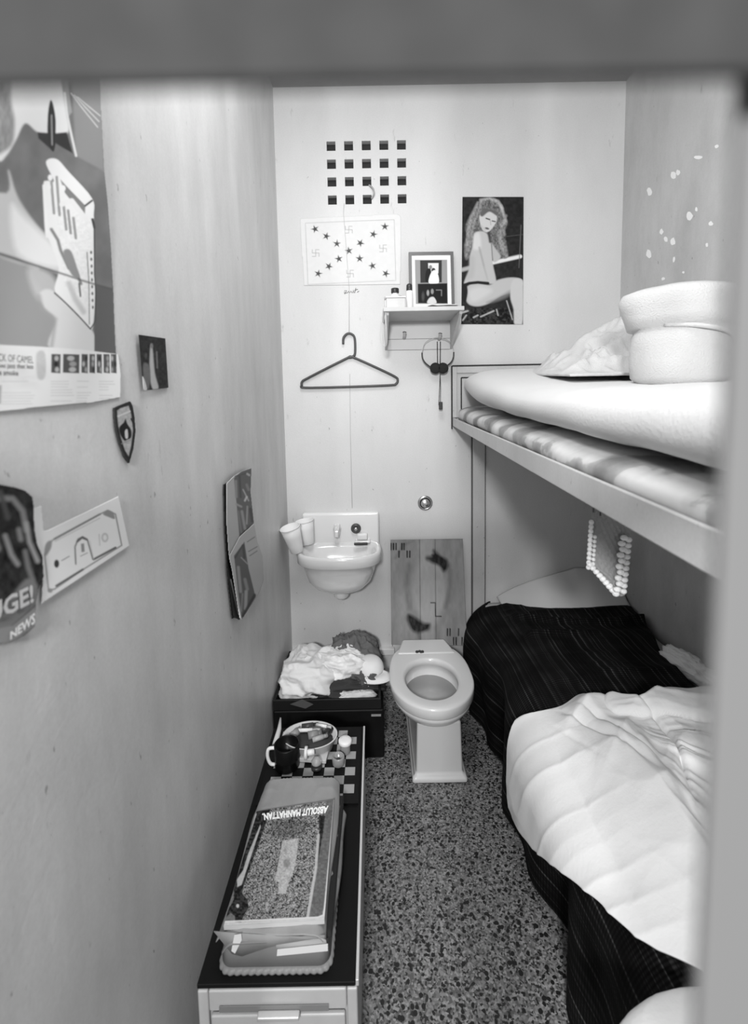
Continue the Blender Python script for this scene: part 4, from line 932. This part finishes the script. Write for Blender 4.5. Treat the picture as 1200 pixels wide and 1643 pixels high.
# ------------------------------------------------------------------ black chest with clothes
blk = mat('black_trunk', .006, .5, .15, noise=.3, nscale=20)
cx0, cx1, cy0, cy1 = XL+.005, .020, 1.81, 2.19
tk = thing('storage_trunk', (-.2, 2.0, 0), 'black open-topped trunk in the corner below the sink', 'trunk')
b = BM(); box(b, cx0, cx1, cy0, cy1, 0, .215); build('body', b, blk, tk, smooth=False, bevel=.008)
b = BM(); box(b, cx0, cx1-.01, cy0+.002, cy0+.012, .216, .262); box(b, cx0, cx1-.01, cy1-.01, cy1, .216, .262); box(b, cx0, cx0+.01, cy0+.012, cy1-.01, .216, .262); box(b, cx1-.02, cx1-.01, cy0+.012, cy1-.01, .216, .262); box(b, cx0, cx1-.01, cy0+.012, cy1-.01, .216, .222)
build('tray', b, mat('trunk_tray', .012, .5, .2), tk, smooth=False, bevel=.003)
b = BM(); q = A(603, 1124, 1, cy0-.002); box(b, q.x-.02, q.x+.02, cy0-.006, cy0-.0005, .19, .196); build('latch', b, grey_pl, tk, smooth=False)
b = BM(); hexa(b, [A(465, 1130, 1, cy0-.004), A(490, 1137, 1, cy0-.004), A(503, 1130, 1, cy0-.004), A(485, 1122, 1, cy0-.004)], [A(465, 1130, 1, cy0-.001), A(490, 1137, 1, cy0-.001), A(503, 1130, 1, cy0-.001), A(485, 1122, 1, cy0-.001)]); build('sticker', b, mat('worn_sticker', .09, .6), tk, smooth=False)
linen = mat('white_laundry', .80, .8, bump=.2, bscale=140); gcl = mat('grey_cloth', .12, .85, bump=.3, bscale=160); dcl = mat('dark_cloth', .035, .85, bump=.3, bscale=160)
cloth('folded_trousers', (-.17, 1.98, .225), .185, .14, .05, dcl, 'dark folded trousers in the trunk under the white shirt', 'clothes', 3, .5, 1.8, rot=5, dirn=(.6, 2))
cloth('grey_sweater', (-.11, 2.10, .23), .13, .09, .115, gcl, 'dark grey sweater behind the white shirt in the trunk', 'clothes', 6, .4, 2.5, rot=10)
cloth('grey_cloth', (-.055, 1.98, .24), .070, .10, .055, mat('grey_cloth_mid', .09, .85), 'crumpled grey cloth between the shirt and the cap', 'clothes', 16, .6, 1.8, rot=-20)
cloth('white_shirt', (-.30, 2.0, .24), .125, .165, .085, linen, 'large crumpled white shirt at the left of the trunk', 'clothes', 12, .45, 1.5, rot=-8, pw=3)
cloth('white_undershirt', (-.165, 2.02, .285), .115, .115, .060, linen, 'smaller crumpled white shirt on top of the pile, beside the large one', 'clothes', 21, .55, 1.7, rot=28, pw=2.6)
cloth('pale_towel', (-.10, 1.88, .226), .085, .045, .030, mat('pale_towel', .62, .85), 'pale folded towel along the front right of the trunk', 'towel', 31, .4, 2.5, rot=14, pw=4)
cp = thing('baseball_cap', (-.02, 1.96, .285), 'white cap at the right end of the clothes pile', 'cap')
b = BM(); rings = []
cc = Vector((-.035, 1.985, .285))
for k in range(9):
    a = k/8*math.pi/2; r = .062*math.cos(a)**.7 if k < 8 else .004; rings.append([(cc.x+r*math.cos(t), cc.y+r*1.1*math.sin(t), cc.z+.055*math.sin(a)) for t in [2*math.pi*i/32 for i in range(32)]])
loft(b, rings); build('crown', b, linen, cp)
b = BM(); pts = []
R0 = [(cc.x+.055*math.cos(t), cc.y-.03+.035*math.sin(t)) for t in np.linspace(-2.9, .5, 16)]; R1 = [(cc.x+.018+.080*math.cos(t), cc.y-.045+.055*math.sin(t)) for t in np.linspace(-2.9, .5, 16)]
Q = np.array([[(x, y, cc.z+.006) for x, y in R0], [(x, y, cc.z-.008) for x, y in R1]]); b.free()
gridmesh('brim', Q, linen, cp, thick=.004)
# ------------------------------------------------------------------ cabinet
cab = thing('metal_cabinet', (-.22, 1.2, 0), 'low light grey metal cabinet with a black top and one drawer', 'cabinet')
CX0, CX1, CY0, CY1, CZ = -.386, -.055, .855, 1.60, .300
cm = mat('cabinet_enamel', .50, .35, noise=.04, nscale=20); bt_ = mat('cabinet_black_top', .006, .5, .12)
b = BM(); box(b, CX0, CX1, CY0+.006, CY1, 0, CZ-.010); build('body', b, cm, cab, smooth=False, bevel=.006)
b = BM(); box(b, CX0+.0225, CX1-.0225, CY0-.004, CY0+.005, CZ-.06, CZ-.012); build('top_rail', b, cm, cab, smooth=False, bevel=.004)
b = BM(); box(b, CX0, CX0+.022, CY0-.004, CY0+.005, 0, CZ-.012); build('stile', b, cm, cab, smooth=False, bevel=.004)
b = BM(); box(b, CX1-.022, CX1, CY0-.004, CY0+.005, 0, CZ-.012); build('stile', b, cm, cab, smooth=False, bevel=.004)
b = BM(); box(b, CX0-.001, CX1-.004, CY0-.002, CY1, CZ-.010, CZ); box(b, CX1-.004, CX1, CY0, CY1, CZ-.012, CZ-.001); build('top_panel', b, bt_, cab, smooth=False, bevel=.003)
b = BM(); box(b, CX1-.0035, CX1+.003, CY0, CY1, CZ-.012, CZ+.002); build('edge_strip', b, mat('steel_edge', .6, .35, metal=.3), cab, smooth=False, bevel=.001)
b = BM(); box(b, CX0+.026, CX1-.026, CY0-.006, CY0+.004, .02, CZ-.068); dr = build('drawer', b, cm, cab, smooth=False, bevel=.004)
zhd = A(460, 1632, 1, CY0-.02).z; b = BM(); box(b, CX0+.045, CX1-.06, CY0-.0075, CY0-.006, zhd-.006, zhd+.008); build('pull_shade', b, mat('recess_shade', .22, .5), dr, smooth=False)  # strip darker than the drawer: shade around the handle put into colour
b = BM(); q0, q1 = A(412, 1635, 1, CY0-.02), A(480, 1634, 1, CY0-.02); box(b, q0.x, q1.x, CY0-.022, CY0-.0075, q0.z-.006, q0.z+.003); build('handle', b, mat('handle_steel', .6, .3, metal=.4), dr, smooth=False, bevel=.003)
# checkerboard
def paint_chess(cv): pass
bx0, bx1, by0, by1 = -.37, -.066, 1.27, 1.585
N8 = 9; sq = .0335
Pn = np.zeros((82, 82, 3)); U, V = np.meshgrid(np.linspace(bx0, bx1, 82), np.linspace(by0, by1, 82)); Pn[..., 0] = U; Pn[..., 1] = V; Pn[..., 2] = CZ+.005
cbt = thing('checkerboard', (-.22, 1.43, CZ), 'black and grey checkerboard lying at the back of the cabinet', 'game board')
b = BM(); box(b, bx0, bx1, by0, by1, CZ+.0005, CZ+.006); build('board', b, mat('board_black', .006, .45, .15), cbt, smooth=False)
b = BM(); n = 0
x = bx1-.014; i = 0
while x-sq > bx0+.005:
    y = by1-.012; j = 0
    while y-sq > by0:
        if (i+j) % 2 == 1: box(b, x-sq+.0006, x-.0006, y-sq+.0006, y-.0006, CZ+.006, CZ+.0066)
        y -= sq; j += 1
    x -= sq; i += 1
build('pale_squares', b, mat('board_grey', .33, .5), cbt, smooth=False)
# plastic tray + paper bag + magazine
tz = CZ+.001
tb = thing('plastic_tub', (-.23, 1.07, CZ), 'grey plastic tub with scalloped rim on the cabinet top', 'tub')
b = BM(); tx0, tx1, tyf, tyb = -.347, -.112, .873, 1.26
def rr_(x0_, x1_, y0_, y1_, z, r=.025, n=6):
    o_ = []
    for cx_, cy_, a0 in ((x1_-r, y1_-r, 0), (x0_+r, y1_-r, 90), (x0_+r, y0_+r, 180), (x1_-r, y0_+r, 270)):
        for k in range(n+1): a = math.radians(a0+90*k/n); o_.append((cx_+r*math.cos(a), cy_+r*math.sin(a), z))
    return o_
loft(b, [rr_(tx0, tx1, tyf, tyb, tz+.004), rr_(tx0+.004, tx1-.004, tyf+.004, tyb-.004, tz+.052), rr_(tx0+.006, tx1-.006, tyf+.006, tyb-.006, tz+.056)])
build('tub_wall', b, mat('tub_grey', .22, .5), tb, bevel=0)
b = BM(); base = []
per = rr_(tx0-.004, tx1+.004, tyf-.005, tyb+.004, tz, .028, 8)
cl = []
for k in range(len(per)):
    a0, a1 = Vector(per[k]), Vector(per[(k+1) % len(per)]); m_ = max(1, int((a1-a0).length/.0018))
    cl += [a0.lerp(a1, j/m_) for j in range(m_)]
ring0 = []; ring1 = []
for k, p in enumerate(cl):
    w = .0026*abs(math.sin(k*math.pi/8)); c0 = Vector((p.x, p.y, 0))-Vector((-.23, 1.08, 0)); d = c0.normalized(); ring1.append(p+d*w)
    ring0.append(Vector((p.x, p.y, p.z+.010))-d*.004)
loft(b, [ring1, [v+Vector((0, 0, .004)) for v in ring1], ring0], True, True)
build('scalloped_rim', b, mat('tub_grey2', .24, .5), tb)
bagm = mat('brown_bag_paper', .27, .7, noise=.08, nscale=14, bump=.4, bscale=30)
bg = thing('paper_bag', (-.23, 1.07, CZ+.058), 'brown paper bag with a pinked edge lying flat on the grey tub', 'paper bag')
def bag_sheet(zb_, front, seed, dx=0, amp=.006, corners=None):
    U, V = np.meshgrid(np.linspace(0, 1, 90), np.linspace(0, 1, 130)); c = corners
    X = (c[0][0]*(1-U)+c[1][0]*U)*(1-V)+(c[3][0]*(1-U)+c[2][0]*U)*V; Y = (c[0][1]*(1-U)+c[1][1]*U)*(1-V)+(c[3][1]*(1-U)+c[2][1]*U)*V
    e = np.minimum(1, np.minimum(U, 1-U)*9); ef = np.clip(V*1, 0, 1)
    Z = zb_+amp*(ridge(U*2+seed, V*3.5, seed, 2)-.4)-.020*(1-e)**2
    Y = Y-.0028*np.abs(np.sin(U*np.pi*22))*(V > .99)*-1
    return np.stack([X+.004*np.sin(V*7+seed)*(2*U-1), Y, Z], -1)
zb1 = CZ+.088
def zz(px, py, z): v = A(px, py, 2, z); return (v.x, v.y)
c_ = [zz(346, 1497, zb1), zz(522, 1503, zb1), zz(546, 1248, zb1), zz(424, 1252, zb1)]
c_ = [c_[0], c_[1], c_[2], c_[3]]
P = bag_sheet(zb1, 0, 3, corners=c_); gridmesh('top_layer', P, bagm, bg, thick=.002)
c2 = [zz(352, 1518, zb1-.012), zz(528, 1500, zb1-.012), zz(557, 1290, zb1-.012), zz(420, 1262, zb1-.012)]
P = bag_sheet(zb1-.013, 0, 11, corners=c2, amp=.010); P[..., 2] -= .012*np.linspace(0, 1, 90)[None, :]**3; gridmesh('gusset', P, mat('bag_side', .20, .7, noise=.12, nscale=12), bg, thick=.002)
# body of the bag down to the tub, its black standing for interior shade
b = BM(); hexa(b, [(tx0+.004, .885, CZ+.058), (tx1+.004, .885, CZ+.058), (tx1+.01, 1.24, CZ+.058), (tx0+.008, 1.24, CZ+.058)], [(tx0+.012, .895, zb1-.020), (tx1+.002, .895, zb1-.022), (tx1+.004, 1.235, zb1-.024), (tx0+.012, 1.235, zb1-.018)]); build('inside_shade', b, mat('bag_inside_shade', .010, .8), bg, smooth=False, bevel=.004)
# front flaps
def flap(nm, pts_a, pts_b, m, y):
    b = BM(); va = [b.verts.new(A(x, yy, 1, y)) for x, yy in pts_a]; vb = [b.verts.new(A(x, yy, 1, y-.003)) for x, yy in pts_b]
    for i in range(len(va)-1): b.faces.new((va[i], va[i+1], vb[i+1], vb[i]))
    return build(nm, b, m, bg, solid=.0015)
flap('front_flap', [(343, 1494), (380, 1497), (430, 1500), (480, 1502), (521, 1500)], [(372, 1530), (388, 1534), (430, 1520), (490, 1508), (520, 1508)], bagm, .872)
flap('folded_edge', [(443, 1516), (480, 1510), (515, 1505), (523, 1508)], [(443, 1523), (480, 1522), (515, 1520), (524, 1514)], mat('bag_fold', .36, .7), .869)
def leaf(nm, q, y, lab, g=.8):
    b = BM(); hexa(b, [A(x, yy, 1, y) for x, yy in q], [A(x, yy, 1, y-.002) for x, yy in q]); return tag(build(nm, b, mat('leaf_%d' % int(g*100), g, .6), smooth=False), lab, 'paper')
leaf('paper_wad', [(371, 1526), (376, 1500), (387, 1498), (388, 1508), (377, 1530)], .868, 'small white paper poking out at the left of the brown bag')
leaf('envelope', [(444, 1534), (445, 1523), (526, 1514), (526, 1526)], .866, 'white envelope edge poking out at the front right of the brown bag', .75)
# magazine with a printed cover
mz = zb1+.012
mg = thing('magazine', (-.23, 1.02, mz-.012), 'magazine with a vodka advertisement lying upside down on the brown bag', 'magazine')
mc = [A(411, 1302, 2, mz), A(536, 1283, 2, mz), A(520.5, 1475, 2, mz), A(359, 1485, 2, mz)]
def paint_mag(cv):
    cv.frame(360, 1270, 6)
    cover = [(310, 180), (1055, 75), (950, 1215), (5, 1245)]
    cv.poly([(310, 185), (1050, 80), (945, 1200), (820, 1215), (0, 1250)], .14, .7)
    city = [(450, 165), (995, 95), (915, 400), (880, 760), (800, 1215), (165, 1255), (215, 1140), (230, 1050), (170, 970), (200, 830), (340, 480)]
    cv.poly(city, .17, .8)
    X, Y = cv.X, cv.Y
    cv.grain(1.3, 1.3, .36, 77, city, .8); cv.grain(2.2, 2.2, .18, 78, city, .8)
    cv.poly([(460, 290), (800, 250), (790, 400), (640, 460), (400, 430)], .05, 4, .45)
    cv.poly([(560, 475), (715, 450), (685, 690), (660, 800), (620, 870), (590, 985), (515, 985), (525, 870), (480, 850), (500, 780)], .42, .9, .85)
    cv.grain(2, 2, .14, 79, [(560, 475), (715, 450), (660, 800), (515, 985), (490, 800)]); cv.ell((600, 690), 34, 45, .16, 1.5, 0, .7); cv.ell((590, 575), 12, 30, .2, 1, 0, .6)
    cv.line([(550, 480), (500, 760)], 6, .06, .5, .8)
    cv.poly([(310, 185), (445, 170), (340, 480), (260, 700), (170, 950), (175, 990), (220, 1040), (235, 1120), (195, 1180), (160, 1260), (105, 1258), (100, 1200), (60, 1170), (10, 1215), (20, 1170), (90, 1040), (90, 920)], .022, .6)
    cv.poly([(345, 320), (350, 340), (215, 750), (165, 900), (125, 920), (120, 850), (180, 760), (230, 600)], .40, .8); cv.grain(2, 3, .08, 70, [(345, 320), (215, 750), (125, 920), (230, 600)]); cv.ell((128, 1102), 14, 18, .45, .7)
    cv.poly([(290, 210), (310, 215), (20, 1130), (8, 1150)], .4, .8)
    cv.poly([(910, 230), (985, 235), (940, 700), (885, 700), (915, 420)], .02, .6); cv.poly([(985, 90), (1055, 80), (955, 1130), (920, 1200), (825, 1215), (890, 740), (950, 400)], .12, .8)
    cv.line([(905, 420), (890, 600), (880, 740), (800, 1215)], 26, .42, .8); cv.grain(3, 3, .05, 4)
    cv.line([(1062, 80), (1000, 900), (955, 1190), (900, 1212), (0, 1255)], 14, .60, .6)
sheet('cover', mc, paint_mag, .5, .6, None, mg, attr_mat('glossy_cover', .3))
def down(p, d): return Vector((p[0], p[1], p[2]-d))
b = BM(); hexa(b, [down(p, .011) for p in mc], [down(p, .001) for p in mc]); build('pages', b, mat('page_edges', .6, .7), mg, smooth=False)
def mq(x, y): return A(360+x/6, 1270+y/6, 2, mz)
lettering('title', 'ABSOLUT MANHATTAN.', [mq(1003, 138), mq(362, 214), mq(370, 282), mq(988, 212)], inkw, mg, bold=.05)
# mug, handle cup, bowl with toiletries, jars
def onboard(px, py, z=CZ+.0066): return A(px, py, 2, z)
R_I = None
q = onboard(461, 1228)
mgm = mat('mug_black', .005, .35, .2)
mu = thing('black_mug', q, 'large black insulated mug at the left edge of the checkerboard', 'mug')
b = BM(); lathe(b, [(.034, 0), (.040, .004), (.040, .03), (.0415, .032), (.040, .035), (.041, .075), (.038, .078), (.036, .075), (.034, .012)], q, 36); build('mug_body', b, mgm, mu)
b = BM(); tube(b, smoothpath([q+Vector((-.036, -.01, .070)), q+Vector((-.056, -.012, .068)), q+Vector((-.060, -.014, .045)), q+Vector((-.052, -.014, .020)), q+Vector((-.038, -.012, .014))]), .0055, 10); tag(build('handle', b, white_pl, mu), 'white handle')
b = BM(); tube(b, [A(441, 1195, 1, 1.50), A(448, 1170, 1, 1.56), A(450, 1152, 1, 1.60)], [.010, .008, .003], 10); 
tag(build('plastic_knife', b, mat('pale_handle', .6, .4)), 'long pale handle standing against the left wall behind the black mug', 'utensil')
q = onboard(496, 1212); bowc = Vector((q.x, 1.49, CZ+.0066))
bw = thing('oval_bowl', bowc, 'oval translucent bowl full of toiletries on the checkerboard', 'bowl')
b = BM(); lathe(b, [(.02, 0), (.070, .001), (.078, .022), (.05, .034), (.01, .036)], bowc+Vector((0, 0, .009)), 24, Matrix.Diagonal((1, .70, 1))); build('dark_contents', b, mat('contents_dark', .03, .7), bw)
b = BM()
def ov(r, z, fy=.72): return [(bowc.x+r*math.cos(t), bowc.y+r*fy*math.sin(t), bowc.z+z) for t in [2*math.pi*i/48 for i in range(48)]]
loft(b, [ov(.060, 0), ov(.075, .004), ov(.090, .045), ov(.094, .048), ov(.094, .051), ov(.088, .049), ov(.073, .008)]); build('bowl_wall', b, mat('bowl_plastic', .62, .3), bw)
lb_ = [('pen', 'pale pen lying across the back of the oval bowl', (-.05, .02, .055), (.03, .015, .058), .0045, .8), ('toothbrush', 'pale toothbrush leaning out of the right side of the bowl', (.015, .045, .058), (.065, .02, .062), .004, .75),
       ('tube_of_cream', 'grey cream tube in the middle of the bowl', (-.005, -.005, .052), (.035, .010, .050), .010, .25), ('razor', 'pale razor handle in the right of the bowl', (.01, -.025, .052), (.055, -.005, .052), .006, .4),
       ('marker', 'dark marker at the right side of the bowl', (.045, -.005, .050), (.065, .030, .052), .008, .02), ('lighter', 'grey lighter at the left end of the bowl', (-.055, .0, .048), (-.035, .03, .050), .010, .3), ('eyeliner', 'dark stick at the back of the bowl', (-.03, .045, .050), (.02, .050, .052), .007, .05), ('brush', 'dark brush at the centre back of the bowl', (-.005, .030, .046), (.05, .034, .048), .009, .12)]
for nm, lab, p0, p1, r, g in lb_:
    r *= 1.35; p0 = (p0[0]*1.15, p0[1]*.95, p0[2]-.004); p1 = (p1[0]*1.1, p1[1]*.95, p1[2]-.002)
    t = thing(nm, bowc+Vector(p0), lab, 'toiletry', 'toiletries in the oval bowl'); a0 = bowc+Vector(p0); a1 = bowc+Vector(p1)
    b = BM(); tube(b, [a0, a0.lerp(a1, .7)], r, 12); build('barrel', b, mat('item_%d' % int(g*100), g, .4), t)
    b = BM(); tube(b, [a0.lerp(a1, .7), a1], r*.8, 12); build('tip', b, mat('item_%d' % int(g*60), g*.6, .4), t)
q = onboard(492, 1208, CZ+.06)
tdn = thing('deodorant', q, 'pale round-topped stick lying at the front of the bowl with its cap facing left', 'deodorant')
b = BM(); tube(b, [q+Vector((-.006, .0, 0)), q+Vector((.002, 0, 0))], .019, 20); build('cap', b, white_pl, tdn)
b = BM(); tube(b, [q+Vector((.0025, 0, 0)), q+Vector((.024, .004, 0))], .009, 16); build('stick', b, white_pl, tdn)
b = BM(); z0_ = CZ+.008; q0 = [A(x, y, 2, CZ+.010) for x, y in ((470, 1222), (523, 1226), (530, 1200), (480, 1208))]; hexa(b, [p for p in q0], [p+Vector((0, 0, .012)) for p in q0]); tag(build('folded_note', b, mat('paper_cream', .55, .6), smooth=False, bevel=.002), 'pale folded paper packet in front of the oval bowl', 'paper')
q = onboard(554, 1207); jar('white_lidded_jar', 'jar with a round white lid at the back right of the checkerboard', 'jar', q, [(.014, 0), (.017, .003), (.017, .030), (.015, .034)], grey_pl, [(.0215, .034), (.0225, .036), (.0225, .044), (.020, .0465), (.010, .0475)], white_pl)
q = onboard(543, 1226); jar('glass_jar', 'small round glass jar in front of the white-lidded jar', 'jar', q, [(.017, 0), (.0205, .004), (.0205, .026), (.018, .030), (.016, .029), (.018, .006)], mat('jar_glass', .65, .12, trans=.6), [(.009, .008), (.011, .012), (.006, .018)], dark_pl, capname='contents')
q = onboard(508, 1233); jar('glass_stopper', 'clear glass stopper on a black base in front of the bowl', 'jar', q, [(.017, 0), (.018, .003), (.018, .010), (.012, .013)], dark_pl, [(.010, .0135), (.016, .019), (.017, .026), (.012, .034), (.004, .037)], mat('jar_glass', .65, .12, trans=.6), capname='stopper')
